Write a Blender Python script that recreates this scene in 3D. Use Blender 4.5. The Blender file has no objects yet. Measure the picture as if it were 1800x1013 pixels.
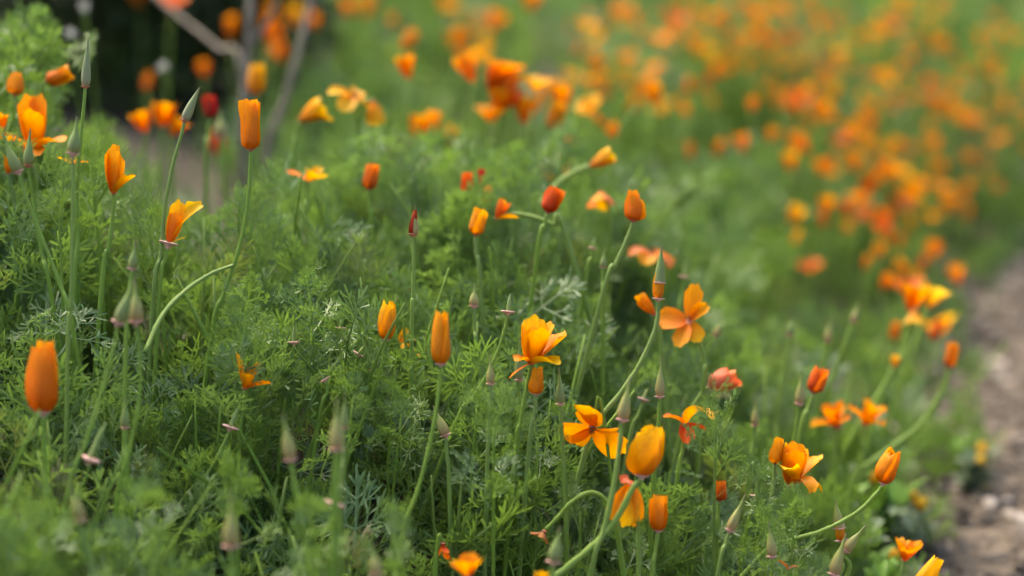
import bpy, math, random
import numpy as np
from mathutils import Vector, Matrix, Euler

# ------------------------------------------------------------------ camera, sky, sun, exposure
scene = bpy.context.scene
COL = scene.collection
R = math.radians
CAM_H, PITCH, LENS, SENSOR, FOCUS = 0.765, R(10.5), 85.0, 36.0, 2.05
cam_data = bpy.data.cameras.new('camera')
cam_data.lens, cam_data.sensor_width = LENS, SENSOR
cam_data.clip_start, cam_data.clip_end = 0.05, 500.0
cam_data.dof.use_dof = True
cam_data.dof.focus_distance = FOCUS
cam_data.dof.aperture_fstop = 2.3
cam_data.dof.aperture_blades = 0
cam = bpy.data.objects.new('camera', cam_data)
cam.location = (0, 0, CAM_H)
cam.rotation_euler = (math.pi / 2 - PITCH, 0, 0)
COL.objects.link(cam)
scene.camera = cam

SUN_ELEV, SUN_AZ = R(58), R(-40)          # azimuth from +Y (away from camera) towards +X
world = bpy.data.worlds.new('World')
scene.world = world
world.use_nodes = True
wn = world.node_tree
bg = wn.nodes['Background']
sky = wn.nodes.new('ShaderNodeTexSky')
sky.sky_type = 'NISHITA'
sky.sun_disc = False
sky.sun_elevation, sky.sun_rotation = SUN_ELEV, SUN_AZ
sky.air_density, sky.dust_density, sky.ozone_density = 1.0, 4.0, 0.6
wn.links.new(sky.outputs[0], bg.inputs[0])
bg.inputs[1].default_value = 0.11
sun_data = bpy.data.lights.new('sun', 'SUN')
sun_data.energy, sun_data.angle, sun_data.color = 1.5, R(34), (1.0, 0.93, 0.80)
sun = bpy.data.objects.new('sun', sun_data)
sd = Vector((math.sin(SUN_AZ) * math.cos(SUN_ELEV), math.cos(SUN_AZ) * math.cos(SUN_ELEV), math.sin(SUN_ELEV)))
sun.rotation_euler = sd.to_track_quat('Z', 'Y').to_euler()
sun.location = (0, 0, 10)
COL.objects.link(sun)

vs = scene.view_settings
vs.view_transform, vs.look, vs.gamma, vs.exposure = 'Standard', 'None', 1.0, 2.15
vs.use_curve_mapping = False
vs.use_white_balance = True          # set for shade, as the camera was
vs.white_balance_temperature = 7050
vs.white_balance_tint = 4
scene.cycles.use_denoising = True
scene.cycles.use_adaptive_sampling = True
scene.cycles.adaptive_threshold = 0.03
scene.cycles.max_bounces = 5
scene.cycles.diffuse_bounces = 4
scene.cycles.glossy_bounces = 1
scene.cycles.transmission_bounces = 4

# ------------------------------------------------------------------ geometry of the place
KX = SENSOR / 2 / LENS                    # half width of the view at unit depth
cP, sP = math.cos(PITCH), math.sin(PITCH)


def at(px, py, D):
    """A point seen at photo pixel (px, py), D metres along the view axis, in world metres."""
    x = (px - 900) / 900 * KX * D
    v = (506.5 - py) / 900 * KX * D
    return Vector((x, D * cP + v * sP, CAM_H - D * sP + v * cP))


def mm(px, D):
    return px / 900 * KX * D


def sstep(a, b, x):
    t = np.clip((x - a) / (b - a), 0, 1)
    return t * t * (3 - 2 * t)


def edge(y):
    return 0.364 + 0.28 * (y - 2.48) + 0.9 * np.maximum(y - 4.35, 0) + 0.02 * np.sin(y * 5.0)


def ground_z(x, y):
    s = np.maximum(edge(y) - x, 0)
    k = 0.36 + (0.26 - 0.36) * sstep(2.05, 3.5, y)
    z = k * 1.1 * (1 - np.exp(-s / 1.1)) * 1.18
    z = z + 0.11 * np.exp(-((x + 0.05) / 0.32) ** 2 - ((y - 2.45) / 0.32) ** 2)
    z = z + 0.10 * sstep(-0.36, -0.55, x) * np.exp(-((y - 2.4) / 0.22) ** 2)
    z = z + 0.03 * sstep(-0.15, -0.8, x) * sstep(2.6, 3.3, y)
    z = z + 0.008 * np.sin(x * 9 + y * 4) * np.sin(y * 7 - x * 3) * sstep(0, 0.3, s)
    return z


def foliage_h(x, y):
    s = edge(y) - x
    roll = (0.035 * np.sin(x * 6.1 + 0.8 * y + 0.6) * np.sin(y * 4.4 - 1.1 * x + 0.3) + 0.085 * np.sin(x * 12.0 + y * 2.0) * np.sin(y * 8.5 - 2.0 * x + 1.0)) * sstep(2.6, 3.1, y) * sstep(0.0, 0.3, s)      # swells and hollows further off
    h = (0.13 + 0.10 * sstep(0.0, 0.35, s)) * (1 - 0.22 * sstep(2.5, 3.3, y)) * (1 - 0.55 * sstep(2.08, 1.82, y)) + 0.03 * sstep(-0.3, -0.5, x) * (1 - sstep(2.3, 2.6, y)) + roll - 0.15 * sstep(-0.16, -0.28, x) * (1 - sstep(-0.44, -0.52, x)) * sstep(2.2, 2.42, y) * (1 - sstep(3.1, 3.7, y))
    return np.maximum(h, 0.06)


def canopy(x, y):
    return ground_z(x, y) + foliage_h(x, y)


# ------------------------------------------------------------------ materials
def new_mat(name):
    m = bpy.data.materials.new(name)
    m.use_nodes = True
    nt = m.node_tree
    for n in list(nt.nodes):
        nt.nodes.remove(n)
    return m, nt


def N(nt, kind, **kw):
    n = nt.nodes.new(kind)
    for k, v in kw.items():
        setattr(n, k, v)
    return n


def ramp(nt, stops, fac=None):
    r = N(nt, 'ShaderNodeValToRGB')
    el = r.color_ramp.elements
    el[0].position, el[0].color = stops[0][0], (*stops[0][1], 1)
    el[-1].position, el[-1].color = stops[-1][0], (*stops[-1][1], 1)
    for p, c in stops[1:-1]:
        el.new(p).color = (*c, 1)
    if fac is not None:
        nt.links.new(fac, r.inputs[0])
    return r


def mixc(nt, a, b, f, mode='MIX'):
    n = N(nt, 'ShaderNodeMix', data_type='RGBA', blend_type=mode)
    for sock, v in ((0, f), (6, a), (7, b)):
        if hasattr(v, 'is_linked'):
            nt.links.new(v, n.inputs[sock])
        elif sock == 0:
            n.inputs[0].default_value = v
        else:
            n.inputs[sock].default_value = (*v, 1)
    return n.outputs[2]


def noise(nt, scale, vec=None, detail=3.0):
    n = N(nt, 'ShaderNodeTexNoise')
    n.inputs['Scale'].default_value = scale
    n.inputs['Detail'].default_value = detail
    if vec is not None:
        nt.links.new(vec, n.inputs['Vector'])
    return n


def finish(nt, color, rough=0.5, trans=0.0, trans_color=None, bump=None, bump_s=0.3, spec=0.5, dist=0.001):
    p = N(nt, 'ShaderNodeBsdfPrincipled')
    if hasattr(color, 'is_linked'):
        nt.links.new(color, p.inputs['Base Color'])
    else:
        p.inputs['Base Color'].default_value = (*color, 1)
    p.inputs['Roughness'].default_value = rough
    p.inputs['Specular IOR Level'].default_value = spec
    if bump is not None:
        b = N(nt, 'ShaderNodeBump')
        b.inputs['Strength'].default_value = bump_s
        b.inputs['Distance'].default_value = dist
        nt.links.new(bump, b.inputs['Height'])
        nt.links.new(b.outputs[0], p.inputs['Normal'])
    out = N(nt, 'ShaderNodeOutputMaterial')
    if trans > 0:
        t = N(nt, 'ShaderNodeBsdfTranslucent')
        tc = trans_color if trans_color is not None else color
        if hasattr(tc, 'is_linked'):
            nt.links.new(tc, t.inputs[0])
        else:
            t.inputs[0].default_value = (*tc, 1)
        mx = N(nt, 'ShaderNodeMixShader')
        mx.inputs[0].default_value = trans
        nt.links.new(p.outputs[0], mx.inputs[1])
        nt.links.new(t.outputs[0], mx.inputs[2])
        nt.links.new(mx.outputs[0], out.inputs[0])
    else:
        nt.links.new(p.outputs[0], out.inputs[0])


def leaf_material(name, tint_source):
    """Glaucous poppy leaf: fresh yellow green to grey green, by a tint carried by each leaf."""
    m, nt = new_mat(name)
    if tint_source == 'instancer':
        a = N(nt, 'ShaderNodeAttribute', attribute_type='INSTANCER', attribute_name='tint')
        b = N(nt, 'ShaderNodeAttribute', attribute_type='GEOMETRY', attribute_name='leaf_tint')
        sm = N(nt, 'ShaderNodeMath', operation='ADD', use_clamp=True)
        nt.links.new(a.outputs['Fac'], sm.inputs[0])
        nt.links.new(b.outputs['Fac'], sm.inputs[1])
        t = sm.outputs[0]
    else:
        mr = N(nt, 'ShaderNodeMapRange')
        mr.inputs[4].default_value = 0.8
        nt.links.new(N(nt, 'ShaderNodeObjectInfo').outputs['Random'], mr.inputs[0])
        t = mr.outputs[0]
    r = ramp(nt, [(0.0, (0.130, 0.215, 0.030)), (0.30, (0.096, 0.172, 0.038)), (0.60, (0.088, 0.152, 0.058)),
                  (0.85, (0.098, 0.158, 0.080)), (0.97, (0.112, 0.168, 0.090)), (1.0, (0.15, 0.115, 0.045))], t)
    geo = N(nt, 'ShaderNodeNewGeometry')
    n = noise(nt, 160, geo.outputs['Position'], 2)
    c = mixc(nt, r.outputs[0], (0.115, 0.19, 0.07), n.outputs[0])
    c2 = mixc(nt, r.outputs[0], c, 0.5)
    tr = mixc(nt, c2, (0.23, 0.38, 0.035), 0.55)
    finish(nt, c2, 0.45, 0.38, tr, spec=0.42)
    return m


def petal_material(name, base, mid, tip, trans=0.46):
    m, nt = new_mat(name)
    uv = N(nt, 'ShaderNodeUVMap')
    sep = N(nt, 'ShaderNodeSeparateXYZ')
    nt.links.new(uv.outputs[0], sep.inputs[0])
    r = ramp(nt, [(0.0, base), (0.45, mid), (1.0, tip)], sep.outputs[1])
    mp = N(nt, 'ShaderNodeMapping')
    mp.inputs['Scale'].default_value = (26, 2.0, 1)
    nt.links.new(uv.outputs[0], mp.inputs[0])
    n = noise(nt, 2.0, mp.outputs[0], 4)
    oi = N(nt, 'ShaderNodeObjectInfo')
    hs = N(nt, 'ShaderNodeHueSaturation')
    ma = N(nt, 'ShaderNodeMapRange')
    ma.inputs[3].default_value, ma.inputs[4].default_value = 0.488, 0.512
    nt.links.new(oi.outputs['Random'], ma.inputs[0])
    nt.links.new(ma.outputs[0], hs.inputs['Hue'])
    nt.links.new(r.outputs[0], hs.inputs['Color'])
    dark = mixc(nt, hs.outputs[0], (0.82, 0.72, 0.7), 1.0, 'MULTIPLY')
    st = ramp(nt, [(0.35, (0, 0, 0)), (0.65, (1, 1, 1))], n.outputs[0])
    c = mixc(nt, dark, hs.outputs[0], st.outputs[0])
    geo = N(nt, 'ShaderNodeNewGeometry')
    sp = noise(nt, 420, geo.outputs['Position'], 3)
    rimv = N(nt, 'ShaderNodeMath', operation='MULTIPLY_ADD')
    rimv.inputs[1].default_value, rimv.inputs[2].default_value = 0.22, -0.03
    nt.links.new(sep.outputs[1], rimv.inputs[0])
    ad = N(nt, 'ShaderNodeMath', operation='ADD')
    nt.links.new(sp.outputs[0], ad.inputs[0])
    nt.links.new(rimv.outputs[0], ad.inputs[1])
    wear = ramp(nt, [(0.76, (0, 0, 0)), (0.90, (0.75, 0.75, 0.75))], ad.outputs[0])
    c = mixc(nt, c, (0.55, 0.17, 0.02), wear.outputs[0])
    finish(nt, c, 0.5, trans, c, n.outputs[0], 0.6, 0.3, 0.0008)
    return m


M = {}
M['petal'] = petal_material('orange_petal', (0.76, 0.165, 0.001), (0.86, 0.265, 0.001), (0.88, 0.35, 0.002))
M['gold'] = petal_material('golden_petal', (0.84, 0.25, 0.001), (0.88, 0.37, 0.002), (0.90, 0.50, 0.003))
M['red'] = petal_material('red_orange_petal', (0.58, 0.055, 0.002), (0.76, 0.12, 0.003), (0.84, 0.19, 0.003))
M['crimson'] = petal_material('crimson_petal', (0.36, 0.012, 0.004), (0.48, 0.022, 0.006), (0.55, 0.04, 0.006))
M['salmon'] = petal_material('salmon_petal', (0.80, 0.24, 0.09), (0.86, 0.26, 0.09), (0.85, 0.20, 0.04))
M['pale'] = petal_material('yellow_petal', (0.85, 0.36, 0.008), (0.90, 0.50, 0.015), (0.92, 0.58, 0.04))
M['dry'] = petal_material('dried_petal', (0.28, 0.10, 0.05), (0.40, 0.14, 0.05), (0.50, 0.16, 0.03), 0.2)
M['leaf_i'] = leaf_material('poppy_leaf_mass', 'instancer')
M['leaf'] = leaf_material('poppy_leaf', 'object')


def stem_material():
    m, nt = new_mat('poppy_stem')
    uv = N(nt, 'ShaderNodeUVMap')
    mp = N(nt, 'ShaderNodeMapping')
    mp.inputs['Scale'].default_value = (7, 0.4, 1)
    nt.links.new(uv.outputs[0], mp.inputs[0])
    w = N(nt, 'ShaderNodeTexWave')
    w.inputs['Scale'].default_value = 1.0
    w.inputs['Distortion'].default_value = 0.6
    nt.links.new(mp.outputs[0], w.inputs[0])
    oi = N(nt, 'ShaderNodeObjectInfo')
    b = ramp(nt, [(0, (0.24, 0.37, 0.05)), (0.6, (0.29, 0.42, 0.07)), (1, (0.27, 0.37, 0.10))], oi.outputs['Random'])
    d = mixc(nt, b.outputs[0], (0.66, 0.72, 0.62), 1.0, 'MULTIPLY')
    c = mixc(nt, d, b.outputs[0], w.outputs['Fac'])
    finish(nt, c, 0.5, 0.25, c, w.outputs['Fac'], 0.5, 0.4, 0.0006)
    return m


def bud_material(name, low, mid, top):
    m, nt = new_mat(name)
    uv = N(nt, 'ShaderNodeUVMap')
    sep = N(nt, 'ShaderNodeSeparateXYZ')
    nt.links.new(uv.outputs[0], sep.inputs[0])
    r = ramp(nt, [(0.0, low), (0.3, mid), (0.75, top), (1.0, (0.16, 0.12, 0.06))], sep.outputs[1])
    mp = N(nt, 'ShaderNodeMapping')
    mp.inputs['Scale'].default_value = (14, 1.0, 1)
    nt.links.new(uv.outputs[0], mp.inputs[0])
    n = noise(nt, 2.0, mp.outputs[0], 4)
    d = mixc(nt, r.outputs[0], (0.66, 0.62, 0.60), 1.0, 'MULTIPLY')
    c = mixc(nt, d, r.outputs[0], n.outputs[0])
    finish(nt, c, 0.5, 0.1, c, n.outputs[0], 0.4, 0.4, 0.0008)
    return m


def simple_material(name, a, b, scale, rough=0.8, trans=0.0, bump=0.3, dist=0.003):
    m, nt = new_mat(name)
    geo = N(nt, 'ShaderNodeNewGeometry')
    n = noise(nt, scale, geo.outputs['Position'], 5)
    oi = N(nt, 'ShaderNodeObjectInfo')
    r = ramp(nt, [(0.3, a), (0.7, b)], n.outputs[0])
    finish(nt, r.outputs[0], rough, trans, r.outputs[0], n.outputs[0], bump, 0.3, dist)
    return m


M['stem'] = stem_material()
M['bud_green'] = bud_material('green_bud_cap', (0.24, 0.25, 0.09), (0.19, 0.25, 0.07), (0.21, 0.30, 0.06))
M['bud_tan'] = bud_material('tan_bud_cap', (0.40, 0.27, 0.12), (0.32, 0.29, 0.09), (0.26, 0.33, 0.07))
M['bud_grey'] = bud_material('grey_bud_cap', (0.30, 0.28, 0.17), (0.24, 0.27, 0.13), (0.22, 0.28, 0.11))
M['rim'] = simple_material('pink_receptacle', (0.62, 0.30, 0.27), (0.74, 0.46, 0.42), 300, 0.6, 0.15)
M['rim_red'] = simple_material('red_receptacle', (0.40, 0.12, 0.08), (0.58, 0.24, 0.16), 300, 0.6, 0.1)
M['pod'] = simple_material('young_pod', (0.16, 0.23, 0.07), (0.24, 0.30, 0.10), 200, 0.5)
M['anther'] = simple_material('anther', (0.45, 0.13, 0.01), (0.12, 0.04, 0.02), 600, 0.7)
M['soil'] = simple_material('soil', (0.020, 0.015, 0.011), (0.060, 0.044, 0.033), 14, 0.95, 0, 0.8, 0.02)
M['path'] = simple_material('gravel_path', (0.045, 0.032, 0.023), (0.14, 0.102, 0.075), 55, 0.95, 0, 0.8, 0.01)
M['bark'] = simple_material('branch_bark', (0.10, 0.078, 0.062), (0.22, 0.175, 0.14), 40, 0.85, 0, 0.5)
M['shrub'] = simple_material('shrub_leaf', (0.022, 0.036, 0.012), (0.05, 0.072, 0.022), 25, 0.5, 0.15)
M['weed'] = simple_material('weed_leaf', (0.10, 0.20, 0.02), (0.16, 0.30, 0.03), 60, 0.5, 0.3)
M['weed_grey'] = simple_material('grey_weed_leaf', (0.12, 0.17, 0.09), (0.20, 0.25, 0.16), 60, 0.6, 0.2)
M['white'] = simple_material('white_seed_head', (0.5, 0.48, 0.45), (0.7, 0.68, 0.64), 300, 0.8, 0.2)


def pebble_material():
    m, nt = new_mat('pebble')
    a = N(nt, 'ShaderNodeAttribute', attribute_type='INSTANCER', attribute_name='tint')
    r = ramp(nt, [(0, (0.03, 0.022, 0.018)), (0.4, (0.075, 0.056, 0.043)), (0.65, (0.12, 0.086, 0.064)),
                  (0.88, (0.20, 0.16, 0.13)), (1.0, (0.40, 0.33, 0.29))], a.outputs['Fac'])
    finish(nt, r.outputs[0], 0.9)
    return m


M['pebble'] = pebble_material()


# ------------------------------------------------------------------ mesh helpers
def mesh_from(name, verts, faces, mat, uvs=None, smooth=True):
    me = bpy.data.meshes.new(name)
    me.from_pydata([tuple(v) for v in verts], [], faces)
    if uvs is not None:
        lay = me.uv_layers.new(name='UVMap')
        idx = np.empty(len(me.loops), dtype=np.int32)
        me.loops.foreach_get('vertex_index', idx)
        lay.data.foreach_set('uv', np.asarray(uvs, dtype=np.float32)[idx].ravel())
    if smooth:
        me.polygons.foreach_set('use_smooth', np.ones(len(me.polygons), dtype=bool))
    if mat is not None:
        me.materials.append(mat)
    me.update()
    return me


def obj(name, me, parent=None, label=None, cat=None, group=None, kind=None, mtx=None):
    o = bpy.data.objects.new(name, me)
    COL.objects.link(o)
    if parent is not None:
        o.parent = parent
    if mtx is not None:
        o.matrix_local = mtx
    for k, v in (('label', label), ('category', cat), ('group', group), ('kind', kind)):
        if v:
            o[k] = v
    return o


def catmull(pts, n):
    pts = [Vector(p) for p in pts]
    P = [pts[0] * 2 - pts[1]] + pts + [pts[-1] * 2 - pts[-2]]
    out = []
    for i in range(1, len(P) - 2):
        a, b, c, d = P[i - 1], P[i], P[i + 1], P[i + 2]
        for k in range(n):
            t = k / n
            out.append(0.5 * ((2 * b) + (c - a) * t + (2 * a - 5 * b + 4 * c - d) * t * t + (3 * b - a - 3 * c + d) * t ** 3))
    out.append(P[-2].copy())
    return out


def tube_geo(path, radii, sides, V, F, UV, ridge=0.0):
    """Append a tube along path to V/F/UV."""
    base = len(V)
    t0 = (path[1] - path[0]).normalized()
    ref = Vector((1, 0, 0)) if abs(t0.x) < 0.8 else Vector((0, 1, 0))
    u = t0.cross(ref).normalized()
    L = 0.0
    for i, p in enumerate(path):
        t = (path[min(i + 1, len(path) - 1)] - path[max(i - 1, 0)]).normalized()
        u = (u - t * u.dot(t)).normalized()
        w = t.cross(u)
        if i:
            L += (p - path[i - 1]).length
        for k in range(sides + 1):
            a = 2 * math.pi * k / sides
            rr = radii[i] * (1 + (ridge if k % 2 else -ridge))
            V.append(p + (u * math.cos(a) + w * math.sin(a)) * rr)
            UV.append((k / sides, L * 40))
    for i in range(len(path) - 1):
        for k in range(sides):
            a = base + i * (sides + 1) + k
            F.append((a, a + 1, a + sides + 2, a + sides + 1))
    F.append(tuple(base + k for k in range(sides))[::-1])
    e = base + (len(path) - 1) * (sides + 1)
    F.append(tuple(e + k for k in range(sides)))


def tube(name, pts, r0, r1, mat, parent=None, sides=10, n=6, ridge=0.06, origin=None, smooth_path=True):
    path = catmull(pts, n) if smooth_path else [Vector(p) for p in pts]
    if origin is not None:
        path = [p - origin for p in path]
    k = len(path) - 1
    V, F, UV = [], [], []
    tube_geo(path, [(r0 + (r1 - r0) * i / k) * (1 + 0.07 * math.sin(i * 1.3 + path[0].x * 300) + 0.05 * math.sin(i * 2.9)) for i in range(k + 1)], sides, V, F, UV, ridge)
    me = mesh_from(name, V, F, mat, UV)
    return obj(name, me, parent) if parent is not None else me


# ------------------------------------------------------------------ poppy leaves
def leaf_geo(seed, kind):
    """A finely divided poppy leaf along +Y, upper face +Z, about 0.09 m long."""
    rng = random.Random(seed)
    V, F, UV = [], [], []

    def ribbon(pts, ws, nrm):
        b = len(V)
        for i, p in enumerate(pts):
            t = (pts[min(i + 1, len(pts) - 1)] - pts[max(i - 1, 0)]).normalized()
            s = nrm.cross(t)
            s = s.normalized() if s.length > 1e-6 else Vector((1, 0, 0))
            V.append(p - s * ws[i] / 2)
            V.append(p + s * ws[i] / 2)
            UV.append((0, i / (len(pts) - 1)))
            UV.append((1, i / (len(pts) - 1)))
        for i in range(len(pts) - 1):
            a = b + 2 * i
            F.append((a, a + 1, a + 3, a + 2))

    far = kind == 'far'
    lw = 0.0034 if far else {'fan': 0.00165, 'brush': 0.0014, 'broad': 0.0021}[kind]
    ll = {'fan': 0.0140, 'brush': 0.016, 'broad': 0.012, 'far': 0.018}[kind]
    spread = {'fan': 36, 'brush': 22, 'broad': 34, 'far': 34}[kind]

    def turn(d, nrm, a, tilt):
        q = Matrix.Rotation(R(a), 3, nrm) @ d
        side = nrm.cross(q).normalized()
        return (Matrix.Rotation(R(tilt), 3, side) @ q).normalized()

    def lobe(p, d, nrm, L):
        bend = nrm * rng.uniform(-0.1, 0.25) * L
        w = lw * rng.uniform(0.75, 1.2)
        n2 = (nrm + Vector((rng.uniform(-1, 1), rng.uniform(-1, 1), rng.uniform(-1, 1))) * 0.45).normalized()
        if far:
            ribbon([p, p + d * L * 0.6, p + d * L + bend], [w * 0.6, w, w * 0.3], n2)
        else:
            ribbon([p, p + d * L * 0.55 + bend * 0.3, p + d * L * 0.88 + bend * 0.8, p + d * L + bend], [w * 0.7, w * 0.95, w * 0.9, w * 0.25], n2)

    def branch(p, d, nrm, L, lev):
        e = p + d * L
        ribbon([p, p + d * L * 0.5, e], [lw * 0.75, lw * 0.7, lw * 0.7], nrm)
        if lev == 0:
            offs = (-1, 0, 1) if rng.random() < 0.75 else (-1.3, -0.45, 0.45, 1.3)
            for o in offs:
                lobe(e, turn(d, nrm, o * spread * rng.uniform(0.7, 1.15), rng.uniform(-14, 14)), nrm, ll * rng.uniform(0.6, 1.1) * (1 if o == 0 else 0.85))
            if rng.random() < 0.5:
                o = rng.choice((-1, 1))
                lobe(p + d * L * 0.5, turn(d, nrm, o * spread * 1.2, rng.uniform(-15, 15)), nrm, ll * 0.75)
            return
        for o in (-1, 0, 1):
            dd = turn(d, nrm, o * spread * rng.uniform(1.0, 1.45), rng.uniform(-20, 20))
            nn = (nrm - dd * nrm.dot(dd)).normalized()
            branch(e, dd, nn, L * rng.uniform(0.55, 0.8) * (1.1 if o == 0 else 0.9), lev - 1)
        if not far and rng.random() < 0.6:
            for o in (-1, 1):
                dd = turn(d, nrm, o * spread * 1.5, rng.uniform(-15, 15))
                branch(p + d * L * 0.55, dd, (nrm - dd * nrm.dot(dd)).normalized(), L * 0.5, lev - 1)

    petl = rng.uniform(0.022, 0.042)
    arch = rng.uniform(-0.15, 0.25)
    p0, p1 = Vector((0, 0, 0)), Vector((0, petl * 0.55, petl * arch * 0.4))
    p2 = Vector((rng.uniform(-0.003, 0.003), petl, petl * arch))
    ribbon([p0, p1, p2], [lw * 1.1, lw, lw * 0.9], Vector((0, 0, 1)))
    d = (p2 - p1).normalized()
    nrm = Vector((0, 0, 1))
    nrm = (nrm - d * nrm.dot(d)).normalized()
    L1 = rng.uniform(0.013, 0.019)
    if far:
        for a in (-62, -30, 0, 30, 62):
            dd = turn(d, nrm, a * rng.uniform(0.8, 1.2), rng.uniform(-25, 25))
            branch(p2, dd, (nrm - dd * nrm.dot(dd)).normalized(), L1 * (1.3 - abs(a) / 120), 0)
    else:
        side_a = {'fan': 62, 'brush': 40, 'broad': 58}[kind]
        for a, f in ((-side_a, 0.9), (0, 1.0), (side_a, 0.9)):
            dd = turn(d, nrm, a * rng.uniform(0.8, 1.15), rng.uniform(-18, 18))
            branch(p2, dd, (nrm - dd * nrm.dot(dd)).normalized(), L1 * f, 1 if kind != 'brush' else 1)
        dd = turn(d, nrm, rng.uniform(-8, 8), 0)
        e = p2 + dd * L1 * 1.35
        ribbon([p2, (p2 + e) / 2, e], [lw * .8, lw * .8, lw * .7], nrm)
        for a in (-45, 0, 45):
            d3 = turn(dd, nrm, a, rng.uniform(-15, 15))
            branch(e, d3, (nrm - d3 * nrm.dot(d3)).normalized(), L1 * 0.62, 0 if kind == 'fan' and a == 0 else 1 if a == 0 else 0)
    return V, F, UV


def leaf_mesh(name, seed, kind, mat):
    V, F, UV = leaf_geo(seed, kind)
    return mesh_from(name, V, F, mat, UV)


def set_attr(me, name, typ, data):
    a = me.attributes.new(name, typ, 'POINT')
    a.data.foreach_set('vector' if typ == 'FLOAT_VECTOR' else 'value', np.ascontiguousarray(data).ravel())


def scatter(name, pos, eul, scl, tint, pick, sources, label, cat, parent=None):
    """One mass of small pieces: points carrying a turn, a size and a tint, with a piece drawn at each."""
    me = bpy.data.meshes.new(name)
    n = len(pos)
    me.vertices.add(n)
    me.vertices.foreach_set('co', np.asarray(pos, dtype=np.float32).ravel())
    set_attr(me, 'turn', 'FLOAT_VECTOR', np.asarray(eul, dtype=np.float32))
    set_attr(me, 'size', 'FLOAT', np.asarray(scl, dtype=np.float32))
    set_attr(me, 'tint', 'FLOAT', np.asarray(tint, dtype=np.float32))
    set_attr(me, 'pick', 'INT', np.asarray(pick, dtype=np.int32))
    o = obj(name, me, parent, label, cat, None, 'stuff')
    ng = bpy.data.node_groups.new(name, 'GeometryNodeTree')
    ng.interface.new_socket('Geometry', in_out='INPUT', socket_type='NodeSocketGeometry')
    ng.interface.new_socket('Geometry', in_out='OUTPUT', socket_type='NodeSocketGeometry')
    gi, go = ng.nodes.new('NodeGroupInput'), ng.nodes.new('NodeGroupOutput')
    join = ng.nodes.new('GeometryNodeJoinGeometry')
    for k, sm in enumerate(sources):
        so = bpy.data.objects.new(name + '_piece', sm)
        oi = ng.nodes.new('GeometryNodeObjectInfo')
        oi.inputs['Object'].default_value = so
        g2i = ng.nodes.new('GeometryNodeGeometryToInstance')
        ng.links.new(oi.outputs['Geometry'], g2i.inputs[0])
        ng.links.new(g2i.outputs[0], join.inputs[0])

    def attr(nm, typ):
        a = ng.nodes.new('GeometryNodeInputNamedAttribute')
        a.data_type = typ
        a.inputs['Name'].default_value = nm
        return a.outputs['Attribute']
    iop = ng.nodes.new('GeometryNodeInstanceOnPoints')
    e2r = ng.nodes.new('FunctionNodeEulerToRotation')
    ng.links.new(attr('turn', 'FLOAT_VECTOR'), e2r.inputs[0])
    ng.links.new(gi.outputs[0], iop.inputs['Points'])
    ng.links.new(join.outputs[0], iop.inputs['Instance'])
    iop.inputs['Pick Instance'].default_value = True
    ng.links.new(attr('pick', 'INT'), iop.inputs['Instance Index'])
    ng.links.new(e2r.outputs[0], iop.inputs['Rotation'])
    ng.links.new(attr('size', 'FLOAT'), iop.inputs['Scale'])
    ng.links.new(iop.outputs[0], go.inputs[0])
    md = o.modifiers.new('scatter', 'NODES')
    md.node_group = ng
    return o


def frame_from(d, up, roll=0.0):
    """Matrix with +Y along d and +Z as near to up as it gets, rolled about d."""
    y = d.normalized()
    z = up - y * up.dot(y)
    if z.length < 1e-4:
        z = Vector((1, 0, 0)) - y * y.x
    z = z.normalized()
    x = y.cross(z)
    m = Matrix((x, y, z)).transposed()
    return Matrix.Rotation(roll, 3, y) @ m


# ------------------------------------------------------------------ the setting: ground, path, gravel
def axis_coords(lo, hi, step, far):
    core = list(np.arange(lo, hi + 1e-6, step))
    out = [-f for f in reversed(far) if -f < lo] + core + [f for f in far if f > hi]
    return np.array(out)


def sheet_mesh(name, xs, ys, zf, mat):
    X, Y = np.meshgrid(xs, ys)
    Z = zf(X, Y)
    V = np.stack([X, Y, Z], -1).reshape(-1, 3)
    w = len(xs)
    F = [(j * w + i, j * w + i + 1, (j + 1) * w + i + 1, (j + 1) * w + i) for j in range(len(ys) - 1) for i in range(w - 1)]
    return mesh_from(name, V, F, mat)


far_steps = [6, 8, 12, 20, 40, 80, 160, 300]
rngn = np.random.default_rng(5)
obj('ground', sheet_mesh('ground', axis_coords(-3.5, 4, 0.07, far_steps), axis_coords(-1, 9, 0.07, far_steps),
                         lambda x, y: ground_z(x, y), M['soil']), kind='structure')


def path_mesh():
    ys = np.arange(-3, 16, 0.1)
    V, F = [], []
    for j, y in enumerate(ys):
        e = float(edge(y)) + 0.03
        wob = 0.04 * math.sin(y * 9) + 0.03 * math.sin(y * 23)
        for i, x in enumerate((e + wob, e + 0.2, e + 0.6, e + 1.1, e + 1.6)):
            V.append((x, y, 0.005 + 0.004 * math.sin(x * 17 + y * 11)))
    for j in range(len(ys) - 1):
        for i in range(4):
            a = j * 5 + i
            F.append((a, a + 1, a + 6, a + 5))
    return mesh_from('path', V, F, M['path'])


obj('path', path_mesh(), kind='structure')


def pebble_mesh(seed, chip):
    rng = random.Random(seed)
    import bmesh
    bm = bmesh.new()
    bmesh.ops.create_icosphere(bm, subdivisions=1, radius=1)
    for v in bm.verts:
        v.co *= rng.uniform(0.75, 1.15)
        v.co = Vector((v.co.x * (2.2 if chip else 1.15), v.co.y * 0.8, v.co.z * (0.3 if chip else 0.6)))
    me = bpy.data.meshes.new('pebble')
    bm.to_mesh(me)
    bm.free()
    me.materials.append(M['pebble'])
    return me


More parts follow.
